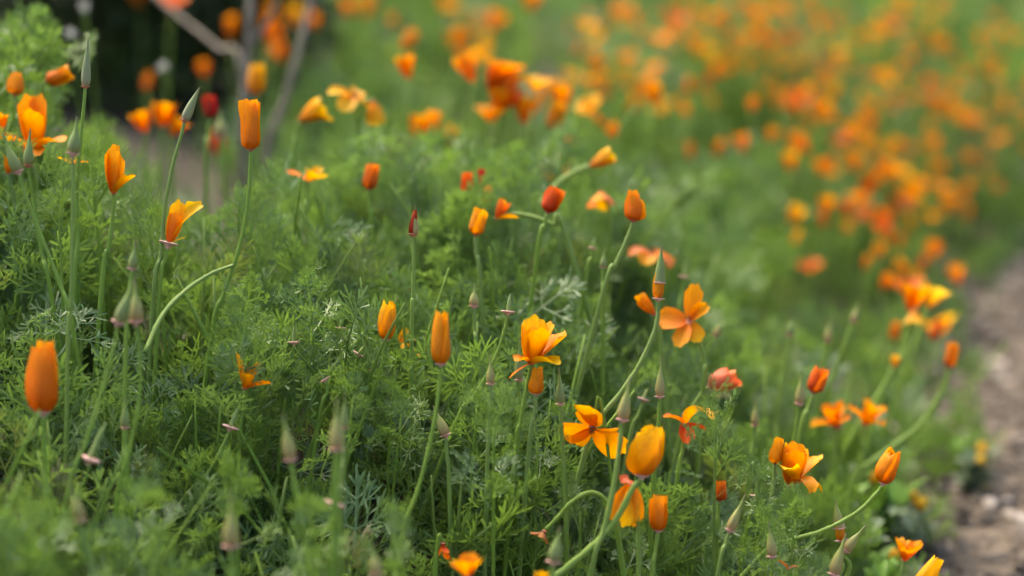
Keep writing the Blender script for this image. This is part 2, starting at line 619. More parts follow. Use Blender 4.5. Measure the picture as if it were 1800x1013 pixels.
def gravel():
    n = 14000
    y = 1.6 + 4.2 * rngn.random(n) ** 1.3
    x = edge(y) + rngn.uniform(-0.12, 1.0, n)
    z = np.maximum(ground_z(x, y), 0.006) + 0.002
    eul = np.stack([rngn.uniform(-.4, .4, n), rngn.uniform(-.4, .4, n), rngn.uniform(0, 6.28, n)], -1)
    scl = 0.0035 + 0.011 * rngn.random(n) ** 3
    scatter('gravel', np.stack([x, y, z], -1), eul, scl, rngn.random(n), rngn.integers(0, 6, n),
            [pebble_mesh(i, i > 2) for i in range(6)], 'brown gravel and wood chips covering the path', 'gravel')


gravel()

# ------------------------------------------------------------------ the carpet of poppy leaves
def clump_mesh(seed, kinds, per, scale, h=0.20, rad=0.095, q_lo=0.35, stems=4):
    """One tussock about 0.2 m high: divided leaves fanning out over a dome, on thin stalks."""
    rng = random.Random(seed)
    leaves = []
    for i, k in enumerate(kinds):
        V, F, UV = leaf_geo(seed * 31 + i, k)
        leaves.append((np.array([v[:] for v in V]), np.array(F)))
    Vs, Fs, Ts, base = [], [], [], 0
    for _ in range(per):
        th = rng.uniform(0, 2 * math.pi)
        ph = math.acos(rng.uniform(0.02, 1.0) ** 0.8)
        q = 1.06 - (1.06 - q_lo) * rng.random() ** 1.6
        out = Vector((math.cos(th), math.sin(th), 0))
        tip = out * rad * math.sin(ph) * q + Vector((0, 0, h * math.cos(ph) ** 0.55 * q))
        lean = ph * 0.75 + rng.gauss(0, 0.3)
        d = (out * math.sin(lean) + Vector((rng.gauss(0, .2), rng.gauss(0, .2), math.cos(lean) + 0.12))).normalized()
        sc = scale * rng.uniform(0.65, 1.2)
        m = np.array(frame_from(d, Vector((0, 0, 1)) + out * rng.uniform(-0.3, 0.5), rng.gauss(0, 0.7))) * sc
        V, F = leaves[rng.randrange(len(leaves))]
        Vs.append(V @ m.T + np.array(tip - d * 0.088 * sc))
        Fs.append(F + base)
        base += len(V)
        Ts.append(np.full(len(V), rng.gauss(0, 0.16) if rng.random() > 0.015 else 2.0))
    me = bpy.data.meshes.new('tussock')
    V, F, T = np.concatenate(Vs), np.concatenate(Fs), np.concatenate(Ts)
    n_leaf = len(F)
    sg = ([], [], [])
    for _ in range(stems):
        th, r = rng.uniform(0, 6.28), rad * rng.uniform(0.1, 1.0)
        o2 = Vector((math.cos(th), math.sin(th), 0))
        top = o2 * r + Vector((0, 0, h * rng.uniform(0.7, 1.08)))
        rr = rng.uniform(0.0010, 0.0019)
        tube_geo(catmull([o2 * r * 0.2, top * 0.55 + Vector((rng.gauss(0, .008), rng.gauss(0, .008), 0.01)), top], 3), [rr * 1.2, rr * 1.2, rr * 1.1, rr, rr * .9, rr * .8, rr * .5], 5, *sg)
    faces = F.tolist() + [tuple(i + len(V) for i in f) for f in sg[1]]
    allv = V.tolist() + [v[:] for v in sg[0]]
    me.from_pydata(allv, [], faces)
    lay = me.uv_layers.new(name='UVMap')
    uvs = np.zeros((len(allv), 2), dtype=np.float32)
    if sg[2]:
        uvs[len(V):] = sg[2]
    idx = np.empty(len(me.loops), dtype=np.int32)
    me.loops.foreach_get('vertex_index', idx)
    lay.data.foreach_set('uv', uvs[idx].ravel())
    set_attr(me, 'leaf_tint', 'FLOAT', np.concatenate([T, np.zeros(len(sg[0]))]).astype(np.float32))
    me.materials.append(M['leaf_i'])
    me.materials.append(M['stem'])
    me.polygons.foreach_set('material_index', np.array([0] * n_leaf + [1] * (len(faces) - n_leaf), dtype=np.int32))
    me.polygons.foreach_set('use_smooth', np.ones(len(faces), dtype=bool))
    me.update()
    return me


def leaf_clumps(name, clumps, sources, label, seed):
    rng = random.Random(seed)
    P, E, S, T, K = [], [], [], [], []
    for (cx, cy, h, rad, tint) in clumps:
        s = rad * rng.uniform(0.85, 1.2)
        P.append((cx, cy, float(ground_z(cx, cy)) + h - 0.20 * s))
        E.append((rng.gauss(0, .12), rng.gauss(0, .12), rng.uniform(0, 6.28)))
        S.append(s)
        T.append(tint)
        K.append(rng.randrange(len(sources)))
    return scatter(name, P, E, S, T, K, sources, label, 'foliage')


def clump_list(y0, y1, step, x_of, keep, seed, hvar=0.16, rad=1.15):
    rng = random.Random(seed)
    out = []
    y = y0
    while y < y1:
        xa, xb = x_of(y)
        x = xa
        while x < xb:
            xx, yy = x + rng.uniform(-.45, .45) * step, y + rng.uniform(-.45, .45) * step
            s = float(edge(yy)) - xx
            if s > -0.01 and keep(xx, yy, rng):
                h = float(foliage_h(xx, yy)) * rng.uniform(1 - hvar, 1 + hvar * 0.75)
                patch = 0.5 + 0.5 * math.sin(xx * 7.3 + 1.7) * math.sin(yy * 5.9 + 0.4)
                out.append((xx, yy, h, rad, (0.22 + 0.42 * patch if yy < 2.6 else 0.48 - 0.34 * math.sin(xx * 12.0 + yy * 2.0) * math.sin(yy * 8.5 - 2.0 * xx + 1.0)) + rng.gauss(0, 0.12)))  # further off, the shade of the hollows is put into the leaf tint
            x += step
        y += step
    return out


def near_keep(x, y, rng):
    if y > 2.36 and -0.50 < x < -0.25:
        return rng.random() < 0.6
    return rng.random() > (0.03 if y > 1.95 else 0.14)


def far_keep(x, y, rng):
    if 2.5 < y < 4.6 and x < -0.112 * y - 0.02:      # bare soil below the shrub
        return rng.random() < 0.16
    return rng.random() > 0.04


NEAR = [clump_mesh(20 + i, k, 36, 1.08, stems=4) for i, k in enumerate([('fan', 'fan', 'fan', 'fan')] * 6 + [('fan', 'brush', 'brush', 'fan')] * 4 + [('brush', 'brush', 'fan')] * 2 + [('broad', 'fan', 'fan')] * 1)]
FAR = [clump_mesh(60 + i, ('far',) * 5, 38, 1.2, rad=0.12, q_lo=0.45, stems=2) for i in range(7)]
near = clump_list(1.28, 2.6, 0.076, lambda y: (-0.30 * y - 0.12, 0.5), near_keep, 3, rad=1.0)
leaf_clumps('poppy_foliage', near, NEAR, 'feathery grey-green poppy leaves carpeting the near slope', 1)
farc = clump_list(2.6, 4.6, 0.15, lambda y: (-0.30 * y - 0.1, 1.5), far_keep, 4, 0.45, 1.3) + \
    clump_list(4.6, 10.0, 0.22, lambda y: (-0.28 * y, 2.4), far_keep, 6, 0.25, 1.8)
leaf_clumps('distant_poppy_foliage', farc, FAR, 'soft green poppy leaves on the slope beyond the near mound', 2)


# ------------------------------------------------------------------ flowers
def sheet_geo(nu, nv, fn):
    V, UV, F = [], [], []
    for j in range(nv + 1):
        for i in range(nu + 1):
            u, v = i / nu * 2 - 1, j / nv
            V.append(fn(u, v))
            UV.append((i / nu, v))
    for j in range(nv):
        for i in range(nu):
            a = j * (nu + 1) + i
            F.append((a, a + 1, a + nu + 2, a + nu + 1))
    return V, F, UV


def rolled_petals(L, Rad, seed, taper=0.9, lo=0.55, notch=0.1, nv=12, nu=26, bulge=0.25):
    """Meshes of the four petals of a furled flower along +Z: two wrapped outside, two rolled within."""
    rng = random.Random(seed)
    out = []
    ph0 = rng.uniform(0, 6.28)
    lean = rng.uniform(-0.35, 0.35)
    for k in range(4):
        outer = k < 2
        a0 = ph0 + k * math.pi + (0 if outer else 1.2)
        span = R(235) if outer else R(320)
        r_out = Rad * (1.0 if k == 0 else 0.88) if outer else Rad * (0.80 if k == 2 else 0.62)
        r_in = r_out * (0.80 if outer else 0.38)
        hgt = L * (rng.uniform(0.93, 1.0) if outer else rng.uniform(0.86, 1.0))
        ph = rng.uniform(0, 6.28)
        sw = rng.uniform(0.3, 1.1)

        def fn(u, v, outer=outer, a0=a0, span=span, r_out=r_out, r_in=r_in, hgt=hgt, ph=ph, sw=sw):
            t = (u + 1) / 2
            ang = a0 + span * t + sw * v
            rr = r_out + (r_in - r_out) * t
            if outer and t < 0.14:
                rr *= 1 + 0.34 * (1 - t / 0.14) ** 1.5 * (0.3 + 0.7 * v)
            b = min(v / bulge, 1.0)
            prof = lo * 0.55 + (1 - lo * 0.55) * math.sin(b ** 0.62 * math.pi / 2)
            if v > bulge:
                w = (v - bulge) / (1 - bulge)
                prof *= 1 + (taper - 1) * w ** 1.5
            prof *= 1 + 0.06 * math.sin(ang * 2 + ph + v * 4) + 0.03 * math.sin(ang * 5 + v * 7 + ph)
            top = 1 - notch * (0.5 + 0.5 * math.sin(ang * 1.7 + ph)) - 0.018 * math.sin(ang * 4.3 + ph * 2) - 0.014 * math.sin(ang * 9.1 + ph)
            sway = Rad * lean * (v * v - 0.25 * v)
            return (rr * prof * math.cos(ang) + sway, rr * prof * math.sin(ang), hgt * v * (1 + (top - 1) * v * v))
        out.append(sheet_geo(nu, nv, fn))
    return out


def open_petal(az, L, W, e0, e1, pw=1.0, cup=0.5, twist=0.0, ruffle=0.06, seed=0, r0=0.10, roll=0.0, nu=12, nv=12, shape=0.62):
    """One petal. az: degrees about the axis; e0 -> e1: degrees between axis and petal from base to tip; cup: degrees-like curl across."""
    rng = random.Random(seed)
    ph = rng.uniform(0, 6.28)
    n = nv
    pts, dirs = [], []
    r, z = r0 * W, 0.0
    for j in range(n + 1):
        v = j / n
        e = R(e0 + (e1 - e0) * v ** pw)
        pts.append((r, z, e))
        r += math.sin(e) * L / n
        z += math.cos(e) * L / n

    def fn(u, v):
        j = min(int(round(v * n)), n)
        rr, zz, e = pts[j]
        wv = W * 0.5 * (0.16 + 0.84 * math.sin(min(v, 1.0) ** shape * math.pi * 0.60) / math.sin(math.pi * 0.60) if v < 1 else 0.93)
        edge_pull = 0.0
        if v > 0.75:
            edge_pull = (v - 0.75) / 0.25 * 0.22 * u * u
        c = cup * (1 - 0.2 * v)
        ang = u * c
        if abs(c) > 1e-3:
            x = math.sin(ang) / c * wv
            d = (1 - math.cos(ang)) / c * wv
        else:
            x, d = u * wv, 0.0
        if roll:
            k = max(0.0, abs(u) - 0.45) / 0.55
            d += math.sin(k * math.pi) * roll * wv * (0.4 + 0.6 * v)
            x *= 1 - 0.5 * k * abs(roll)
        rf = ruffle * W * (math.sin(u * 5 + ph) + 0.6 * math.sin(u * 11 + ph * 2)) * v * v * 0.35
        d += rf
        lb = -edge_pull * L + 0.03 * L * math.sin(u * 8 + ph) * v ** 4
        # local frame: tangent (sin e, cos e), normal towards axis (-cos e, sin e)
        tx, tz = math.sin(e), math.cos(e)
        nx, nz = -math.cos(e), math.sin(e)
        tw = R(twist) * v
        x2, d2 = x * math.cos(tw) - d * math.sin(tw), x * math.sin(tw) + d * math.cos(tw)
        rad = rr + tx * lb + nx * d2
        zz2 = zz + tz * lb + nz * d2
        a = R(az)
        return (rad * math.cos(a) - x2 * math.sin(a), rad * math.sin(a) + x2 * math.cos(a), zz2)
    return sheet_geo(nu, nv, fn)


def lathe(profile, sides=14, rib=0.0, bend=0.0, rough=0.0, seed=0):
    rng = random.Random(seed)
    V, UV, F = [], [], []
    zmax = max(z for r, z in profile)
    zmin = min(z for r, z in profile)
    for r, z in profile:
        t = (z - zmin) / max(zmax - zmin, 1e-9)
        for k in range(sides + 1):
            a = 2 * math.pi * (k % sides) / sides
            rr = r * (1 + rib * (1 if k % 2 else -1) * (1 - t)) * (1 + rough * math.sin(a * 3 + seed) + rough * math.sin(a * 5 + 2 * seed))
            V.append((rr * math.cos(a) + bend * t * t * zmax, rr * math.sin(a), z))
            UV.append((k / sides, t))
    w = sides + 1
    for j in range(len(profile) - 1):
        for k in range(sides):
            a = j * w + k
            F.append((a, a + 1, a + w + 1, a + w))
    return V, F, UV


def head_frame(axis):
    z = axis.normalized()
    x = Vector((1, 0, 0)) - z * z.x
    x = x.normalized() if x.length > 1e-3 else Vector((0, 1, 0))
    y = z.cross(x)
    return Matrix((x, y, z)).transposed()


def root_of(p_last, lean, seed):
    """Where the stalk leaves the soil below its last visible point."""
    rng = random.Random(seed)
    x, y = p_last.x + lean.x, p_last.y + lean.y + rng.uniform(-0.01, 0.03)
    x = min(x, float(edge(y)) - 0.02)
    return Vector((x, y, float(ground_z(x, y)) - 0.01))


def start_thing(name, path_px, D, label, cat, group, seed, D_end=None):
    """Empty at the root of a stalk whose visible run is given from the head downwards; returns it, the stalk points and the origin."""
    k = len(path_px) - 1
    De = D if D_end is None else D_end
    pts = [at(px, py, D + (De - D) * i / max(k, 1)) for i, (px, py) in enumerate(path_px)]
    run = (pts[-1] - pts[-2]) if k else Vector((0, 0, -1))
    dz = pts[-1].z - float(ground_z(pts[-1].x, pts[-1].y))
    if dz > 0.012:
        hz = Vector((run.x, run.y, 0)) / max(0.02, -run.z) * dz * 0.5 if run.z < -0.005 else Vector((run.x, run.y, 0)).normalized() * 0.03
        if hz.length > 0.12:
            hz = hz.normalized() * 0.12
        pts.append(root_of(pts[-1], hz, seed))
    root = pts[-1].copy()
    e = bpy.data.objects.new(name, None)
    COL.objects.link(e)
    e.location = root
    for kk, v in (('label', label), ('category', cat), ('group', group)):
        if v:
            e[kk] = v
    return e, pts, root


def add(name, geo, mat, parent, off, F3):
    V, F, UV = geo
    V2 = [F3 @ Vector(v) + off for v in V]
    return obj(name, mesh_from(name, V2, F, mat, UV), parent)


def receptacle(e, off, F3, r, mat, seed):
    add('receptacle', lathe([(r * .25, -r * .9), (r * .5, -r * .5), (r * .75, -r * .25), (r * 1.35, -r * .05), (r * 1.42, r * .06), (r * 1.2, r * .10), (r * .4, r * .02)], 16, 0, 0, 0.05, seed), mat, e, off, F3)


def furled(base, tip, w, D, stem, label, mat='petal', stem_w=7.5, taper=0.9, lo=0.55, notch=0.1, bulge=0.25, group=None, seed=1, fwd=0.0, rim='rim_red', D_end=None, nm='poppy_flower'):
    e, pts, root = start_thing(nm, [base] + stem, D, label, 'flower', group, seed, D_end)
    p0, p1 = at(*base, D), at(*tip, D)
    ax = (p1 - p0)
    L = ax.length
    ax = (ax.normalized() + Vector((0, -fwd, 0))).normalized()
    F3 = head_frame(ax)
    r = mm(w, D) / 2
    off = p0 - root
    for g in rolled_petals(L * 1.02, r, seed, taper, lo, notch, bulge=bulge):
        add('petal', g, M[mat], e, off, F3)
    receptacle(e, off, F3, r * lo * 0.50, M[rim], seed)
    sw = mm(stem_w, D) / 2
    tube('stem', [p - ax * r * 0.25 if i == 0 else p for i, p in enumerate(pts)], sw * 0.8, sw * 1.15, M['stem'], e, origin=root)
    return e


def opened(base, axis_px, D, stem, petals, label, mat='petal', stem_w=7.5, group=None, seed=1, fwd=0.0, size=50, stamens=True, rim='rim_red', D_end=None, nm='poppy_flower', mats=None, rec=0.13):
    """petals: list of dicts for open_petal with L, W in units of size px."""
    e, pts, root = start_thing(nm, [base] + stem, D, label, 'flower', group, seed, D_end)
    p0 = at(*base, D)
    ax = at(base[0] + axis_px[0], base[1] + axis_px[1], D) - p0
    ax = (ax.normalized() + Vector((0, -fwd, 0))).normalized()
    F3 = head_frame(ax)
    off = p0 - root
    S = mm(size, D)
    for i, pd in enumerate(petals):
        pd = dict(pd)
        pm = pd.pop('mat', mat)
        pd['L'] *= S
        pd['W'] *= S
        pd.setdefault('seed', seed * 7 + i)
        add('petal', open_petal(**pd), M[pm], e, off, F3)
    receptacle(e, off, F3, S * rec * 0.7, M[rim], seed)
    if stamens:
        V, F, UV = [], [], []
        rng = random.Random(seed)
        for _ in range(16):
            a, t = rng.uniform(0, 6.28), rng.uniform(0.05, 0.5)
            d = Vector((math.cos(a) * t, math.sin(a) * t, 1)).normalized()
            l = S * rng.uniform(0.16, 0.30)
            tube_geo([d * l * 0.1, d * l * .6, d * l * .62, d * l], [S * .008, S * .007, S * .016, S * .012], 4, V, F, UV)
        add('stamens', (V, F, UV), M['anther'], e, off, F3)
    sw = mm(stem_w, D) / 2
    tube('stem', [p - ax * S * 0.05 if i == 0 else p for i, p in enumerate(pts)], sw * 0.8, sw * 1.15, M['stem'], e, origin=root)
    return e


def bud(base, tip, w, D, stem, label, mat='bud_tan', stem_w=7, bend=0.0, group=None, seed=1, rim='rim', split=None, long_tip=0.35, D_end=None):
    e, pts, root = start_thing('poppy_bud', [base] + stem, D, label, 'flower bud', group, seed, D_end)
    p0, p1 = at(*base, D), at(*tip, D)
    ax = p1 - p0
    L = ax.length
    F3 = head_frame(ax)
    r = mm(w, D) / 2 * 0.92
    off = p0 - root
    q = 1 - long_tip
    prof = [(r * .45, 0), (r * .82, L * .04), (r * .98, L * .12), (r * 1.0, L * .20), (r * .94, L * (.20 + .14 * q)), (r * .80, L * (.20 + .30 * q)), (r * .62, L * (.20 + .45 * q)),
            (r * .42, L * (.20 + .60 * q)), (r * .27, L * (.20 + .74 * q)), (r * .16, L * .92), (r * .10, L * .98), (r * .03, L)]
    rng = random.Random(seed)
    bend = bend or rng.uniform(-0.06, 0.06)
    if split == 'lifted':       # the cap has slid up; furled petals show below it
        for g in rolled_petals(L * 0.5, r * 0.95, seed, 0.8, 0.6, 0.05):
            add('petal', g, M['petal'], e, off, F3)
        off_cap = off + ax.normalized() * L * 0.30
        prof2 = [(r * 1.02, 0), (r * 1.0, L * .05), (r * .92, L * .16), (r * .72, L * .30), (r * .45, L * .45), (r * .22, L * .58), (r * .05, L * .70)]
        add('bud_cap', lathe(prof2, 14, .03, bend, .03, seed), M[mat], e, off_cap, F3)
        V, F, UV = lathe([(r * .98, -L * .012), (r * 1.10, 0), (r * 1.0, L * .015)], 14, 0, 0, .06, seed)
        add('bud_cap_hem', (V, F, UV), M['rim'], e, off_cap, F3)
    elif split:                 # the cap has torn open down one side
        for g in rolled_petals(L * 0.80, r * 0.86, seed, 0.35, 0.7, 0.0):
            add('petal', g, M[split], e, off, F3)
        V, F, UV = lathe(prof, 16, .03, bend, .03, seed)
        keep = [f for i, f in enumerate(F) if not (9 <= i % 16 <= 11)]
        add('bud_cap', (V, keep, UV), M[mat], e, off, F3)
    else:
        add('bud_cap', lathe(prof, 16, .035, bend, .03, seed), M[mat], e, off, F3)
    receptacle(e, off, F3, r * .80, M[rim], seed)
    sw = mm(stem_w, D) / 2
    tube('stem', [p - ax.normalized() * r * 0.3 if i == 0 else p for i, p in enumerate(pts)], sw * 0.8, sw * 1.2, M['stem'], e, origin=root)
    return e


def spent(base, tip, w, D, stem, label, stem_w=6, group=None, seed=1, rim='rim', D_end=None):
    """A flower that has dropped its petals: the pink flat collar with a young pod standing in it."""
    e, pts, root = start_thing('spent_poppy', [base] + stem, D, label, 'seed head', group, seed, D_end)
    p0, p1 = at(*base, D), at(*tip, D)
    ax = p1 - p0
    L = ax.length
    F3 = head_frame(ax)
    r = mm(w, D) / 2
    off = p0 - root
    add('collar', lathe([(r * .18, -r * .55), (r * .30, -r * .30), (r * .62, -r * .16), (r * .98, -r * .03), (r * 1.02, r * .07), (r * .7, r * .12), (r * .2, r * .10)], 18, 0, 0, .05, seed), M[rim], e, off, F3)
    add('pod', lathe([(r * .20, 0), (r * .26, L * .2), (r * .25, L * .6), (r * .16, L * .85), (r * .10, L * .93), (r * .14, L * .97), (r * .03, L)], 10, .08, .04, 0, seed), M['pod'], e, off, F3)
    sw = mm(stem_w, D) / 2
    tube('stem', [p - ax.normalized() * r * 0.3 if i == 0 else p for i, p in enumerate(pts)], sw * 0.85, sw * 1.2, M['stem'], e, origin=root)
    return e


def P(az, L, W, e0, e1, **kw):
    return dict(az=az, L=L, W=W, e0=e0, e1=e1, **kw)


# ---------------- furled flowers, one by one
f1 = furled((441, 263), (440, 177), 31, 2.05, [(438, 330), (429, 400), (413, 460), (392, 520), (372, 590)],
            'tall furled orange poppy with a straight flat top on a long curved stem', taper=1.02, lo=0.72, notch=0.03, bulge=0.12, seed=11)
sp = [at(412, 466, 2.05), at(370, 482, 2.04), at(325, 512, 2.02), at(285, 555, 2.0), at(255, 620, 1.98)]
tube('side_stem', sp, mm(6, 2.05) / 2, mm(9.5, 2.05) / 2, M['stem'], f1, origin=f1.location)
furled((75, 725), (77, 597), 52, 1.86, [(78, 790), (80, 880), (70, 1013)],
       'large furled orange poppy standing soft-focused above the leaves at the left edge', taper=0.70, lo=0.78, notch=0.14, bulge=0.3, seed=12, rim='rim')
furled((775, 640), (776, 545), 38, 1.93, [(770, 700), (758, 770), (735, 860), (705, 950)],
       'furled orange poppy narrowing to a rounded top beside the smaller yellow-topped one', taper=0.62, lo=0.8, notch=0.12, bulge=0.25, seed=13, rim='rim')
furled((678, 597), (684, 528), 36, 2.04, [(672, 640), (655, 690), (628, 765), (600, 850)],
       'furled poppy with golden top above the pale leafy shoot', 'gold', taper=0.70, lo=0.6, notch=0.2, bulge=.4, seed=14, rim='rim')
furled((1113, 388), (1121, 334), 35, 2.14, [(1100, 425), (1080, 470), (1058, 520)],
       'small furled orange poppy with a notched top before the dark green hollow', taper=0.82, lo=0.7, notch=0.32, seed=15)
furled((1157, 933), (1158, 868), 33, 1.95, [(1152, 970), (1146, 1030)],
       'short furled orange poppy with rounded top just beneath the big golden one', taper=0.80, lo=0.78, notch=0.12, bulge=0.3, seed=16, rim='rim')
furled((1128, 836), (1138, 748), 64, 1.93, [(1112, 860), (1084, 912), (1042, 960), (1000, 996), (950, 1045)],
       'plump golden half-open poppy, the fattest flower in front', 'gold', taper=0.80, lo=0.62, notch=0.22, bulge=0.5, seed=17, stem_w=12, rim='rim')
furled((1552, 850), (1572, 788), 44, 2.06, [(1540, 868), (1510, 898), (1470, 922), (1432, 938), (1385, 952), (1330, 985)],
       'furled orange poppy on an arching stem leaning over the path', 'petal', taper=0.68, lo=0.55, notch=0.2, bulge=.4, seed=18, rim='rim')
furled((836, 413), (843, 366), 33, 2.2, [(838, 450), (845, 500)],
       'stubby orange-red furled poppy beside the curved pale stem', 'petal', taper=0.9, notch=0.2, seed=19)
furled((962, 373), (977, 330), 30, 2.2, [(955, 405), (945, 445)],
       'dark red furled poppy leaning right at the end of the curved pale stem', 'red', taper=0.9, seed=20)
furled((649, 333), (655, 288), 31, 2.3, [(650, 370), (655, 410)],
       'red furled poppy alone on the green mound', 'red', taper=0.85, seed=21)
furled((369, 207), (368, 166), 22, 2.5, [(366, 240), (362, 290)],
       'narrow crimson poppy below the bare branches', 'crimson', taper=0.9, seed=22)
furled((448, 165), (448, 112), 29, 2.75, [(450, 200), (452, 260)],
       'yellow furled poppy against the grey branch', 'gold', taper=0.75, lo=0.8, seed=23)
furled((1430, 690), (1442, 645), 34, 2.25, [(1420, 720), (1405, 770)],
       'red-orange furled poppy leaning right beside a tan bud', 'red', taper=0.9, notch=0.2, seed=24)
furled((1248, 680), (1296, 657), 34, 2.2, [(1235, 690), (1215, 720), (1195, 770)],
       'salmon furled poppy lying over sideways in mid slope', 'salmon', taper=1.05, notch=0.25, seed=25)
furled((1668, 645), (1678, 603), 26, 2.5, [(1665, 665), (1648, 705), (1615, 750), (1565, 790), (1500, 840)],
       'orange furled poppy on a thick arching stem by the gravel path', 'petal', stem_w=9.5, taper=0.85, lo=0.7, seed=26)
furled((1612, 1042), (1648, 980), 42, 2.0, [(1600, 1065)],
       'golden pointed poppy tip poking up at the bottom edge by the path', 'gold', taper=0.55, seed=27)
furled((846, 330), (848, 297), 17, 2.32, [(845, 360), (842, 400)],
       'slim crimson poppy standing close to a red one', 'crimson', seed=28)
furled((821, 337), (822, 303), 23, 2.34, [(822, 370), (824, 410)],
       'small red poppy beside the slim crimson one', 'red', seed=29)
furled((26, 166), (33, 127), 30, 2.25, [(30, 200), (34, 260)],
       'orange poppy just breaking from its bud at the upper left edge', 'petal', taper=0.55, lo=0.7, seed=30)
furled((82, 143), (126, 126), 26, 2.32, [(70, 165), (60, 210)],
       'orange poppy tipped on its side in the upper left corner', 'petal', taper=0.95, seed=31)
furled((1265, 880), (1270, 845), 26, 2.1, [(1262, 910), (1260, 940)],
       'small red-orange poppy half sunk among the leaves', 'red', taper=0.8, seed=32)
furled((757, 236), (761, 196), 30, 2.8, [(758, 270), (760, 320)],
       'blurred orange poppy cup on the crest of the mound', 'petal', taper=1.1, lo=0.5, seed=33)
furled((942, 693), (944, 645), 26, 2.02, [(939, 730), (930, 790)],
       'slim orange poppy tucked under the ragged golden one', 'petal', taper=0.85, lo=0.85, seed=34, rim='rim')
furled((1362, 815), (1368, 770), 24, 2.1, [(1360, 850), (1350, 920)],
       'slender orange poppy half hidden behind the curly golden bloom', 'petal', taper=0.8, seed=35)
furled((708, 532), (709, 503), 21, 2.3, [(705, 570), (700, 610)],
       'tiny salmon-red poppy behind the golden-topped furled one', 'salmon', seed=36)

# ---------------- open and ragged flowers, one by one
opened((200, 340), (0, -1), 2.05, [(197, 390), (190, 440), (180, 490)],
       [P(250, 1.50, 0.95, 6, -6, cup=1.5), P(150, 1.45, 1.0, 14, -10, cup=1.3), P(60, 1.65, 0.8, 4, 2, cup=1.2), P(335, 1.0, 0.62, 40, 62, cup=1.7, pw=.6)],
       'tulip-shaped orange poppy with one petal bent out to the side', size=52, seed=41, stamens=False, fwd=0.1)
opened((297, 427), (0.25, -1), 2.05, [(290, 455), (280, 520)],
       [P(265, 1.05, 0.72, 4, 2, cup=1.5, mat='petal'), P(20, 1.75, 0.75, 6, 44, cup=1.2, twist=40, pw=.9, mat='gold', shape=.9), P(100, 1.5, 0.6, 4, 10, cup=1.3, mat='gold'), P(355, 0.6, 0.16, 62, 50, cup=1.0, mat='pale')],
       'single remaining twisted orange petal standing on its receptacle', size=52, seed=42, stamens=False, rim='rim', rec=0.35)
opened((60, 265), (0, -1), 2.2, [(62, 300), (66, 370)],
       [P(60, 1.65, 0.95, 8, 10, cup=1.0), P(120, 1.65, 0.95, 8, 12, cup=1.0), P(200, 1.0, 1.1, 58, 75, cup=0.8), P(335, 1.05, 0.9, 50, 100, cup=0.7), P(265, 1.3, 0.8, 12, 20, cup=1.2), P(280, 0.8, 0.7, 70, 130, cup=0.6)],
       'big open orange poppy with two upright and two spread petals at upper left', size=60, seed=43, fwd=0.15)
opened((933, 640), (0.12, -1), 2.02, [(926, 680), (915, 740), (905, 800)],
       [P(100, 1.55, 0.95, 2, 14, cup=0.9, mat='gold', ruffle=.15), P(15, 1.45, 1.05, 42, 38, cup=0.9, ruffle=.12), P(255, 1.22, 0.95, 6, -14, cup=1.7, mat='gold'), P(175, 1.25, 1.0, 30, -4, cup=1.3),
        P(320, 1.05, 0.8, 60, 100, cup=1.2, pw=.8, mat='gold'), P(205, 0.85, 0.14, 115, 140, cup=1.0), P(295, 1.3, 1.0, 22, 12, cup=1.1, ruffle=.12), P(215, 0.6, 0.6, 50, 120, cup=1.0), P(45, 1.5, 0.8, 22, 30, cup=1.0, mat='gold')],
       'ragged golden poppy with many crumpled upright petals', 'petal', size=55, seed=44, stamens=False, fwd=0.1)
e_star = opened((1042, 752), (-0.2, 0.35), 2.03, [(1060, 728), (1105, 668), (1143, 595), (1157, 530)][0:1],
       [P(95, 1.0, 0.8, 70, 90, cup=0.4), P(97, 1.75, 0.62, 66, 60, cup=-0.6, mat='gold', pw=2), P(200, 0.95, 0.85, 78, 95, cup=0.6, ruffle=.15), P(315, 1.15, 1.15, 75, 100, cup=-0.7, ruffle=.12), P(18, 0.85, 0.2, 60, 120, cup=1.0), P(235, 1.05, 0.5, 80, 110, cup=0.6)],
       'open orange poppy facing forward like a ragged star with dark centre', size=60, seed=45, fwd=1.2, rim='rim_red', stem_w=6)
opened((1212, 565), (-0.1, -0.3), 2.2, [(1225, 590), (1240, 640), (1235, 690)],
       [P(175, 0.95, 0.85, 75, 80, cup=0.7), P(245, 0.95, 0.55, 85, 95, cup=0.4), P(70, 1.15, 0.62, 62, 55, cup=0.6), P(20, 0.75, 0.62, 60, 70, cup=1.5), P(290, 0.75, 0.55, 95, 105, cup=0.5, mat='gold')],
       'wide open orange poppy with splayed petals right of the bursting bud', size=56, seed=46, fwd=1.1)
opened((1150, 552), (-0.6, -0.7), 2.2, [(1156, 580), (1165, 630)],
       [P(200, 0.85, 0.62, 8, 2, cup=1.7), P(60, 0.8, 0.62, 12, 5, cup=1.5), P(300, 0.8, 0.5, 15, 8, cup=1.5)],
       'small cupped orange poppy tilting left behind the bursting bud', size=54, seed=47, stamens=False)
opened((1390, 855), (0.1, -1), 2.1, [(1385, 890), (1372, 950)],
       [P(90, 1.45, 0.9, 8, 4, cup=0.9), P(140, 1.4, 0.7, 18, 6, cup=1.1, mat='gold'), P(25, 1.45, 0.75, 38, 52, cup=0.9, mat='gold'), P(355, 1.15, 0.4, 50, 150, cup=0.9, mat='gold'),
        P(245, 1.15, 0.75, 12, 120, cup=0.7, pw=1.6, mat='gold'), P(300, 1.35, 0.6, 30, 170, cup=0.8, pw=1.1), P(200, 1.0, 0.7, 12, 20, cup=1.3), P(60, 1.4, 0.8, 22, 24, cup=1.0, mat='gold'), P(275, 1.3, 0.85, 14, 10, cup=1.2)],
       'curly golden poppy with petals rolled outwards near the path', 'petal', size=54, seed=48, stamens=False, fwd=0.1)
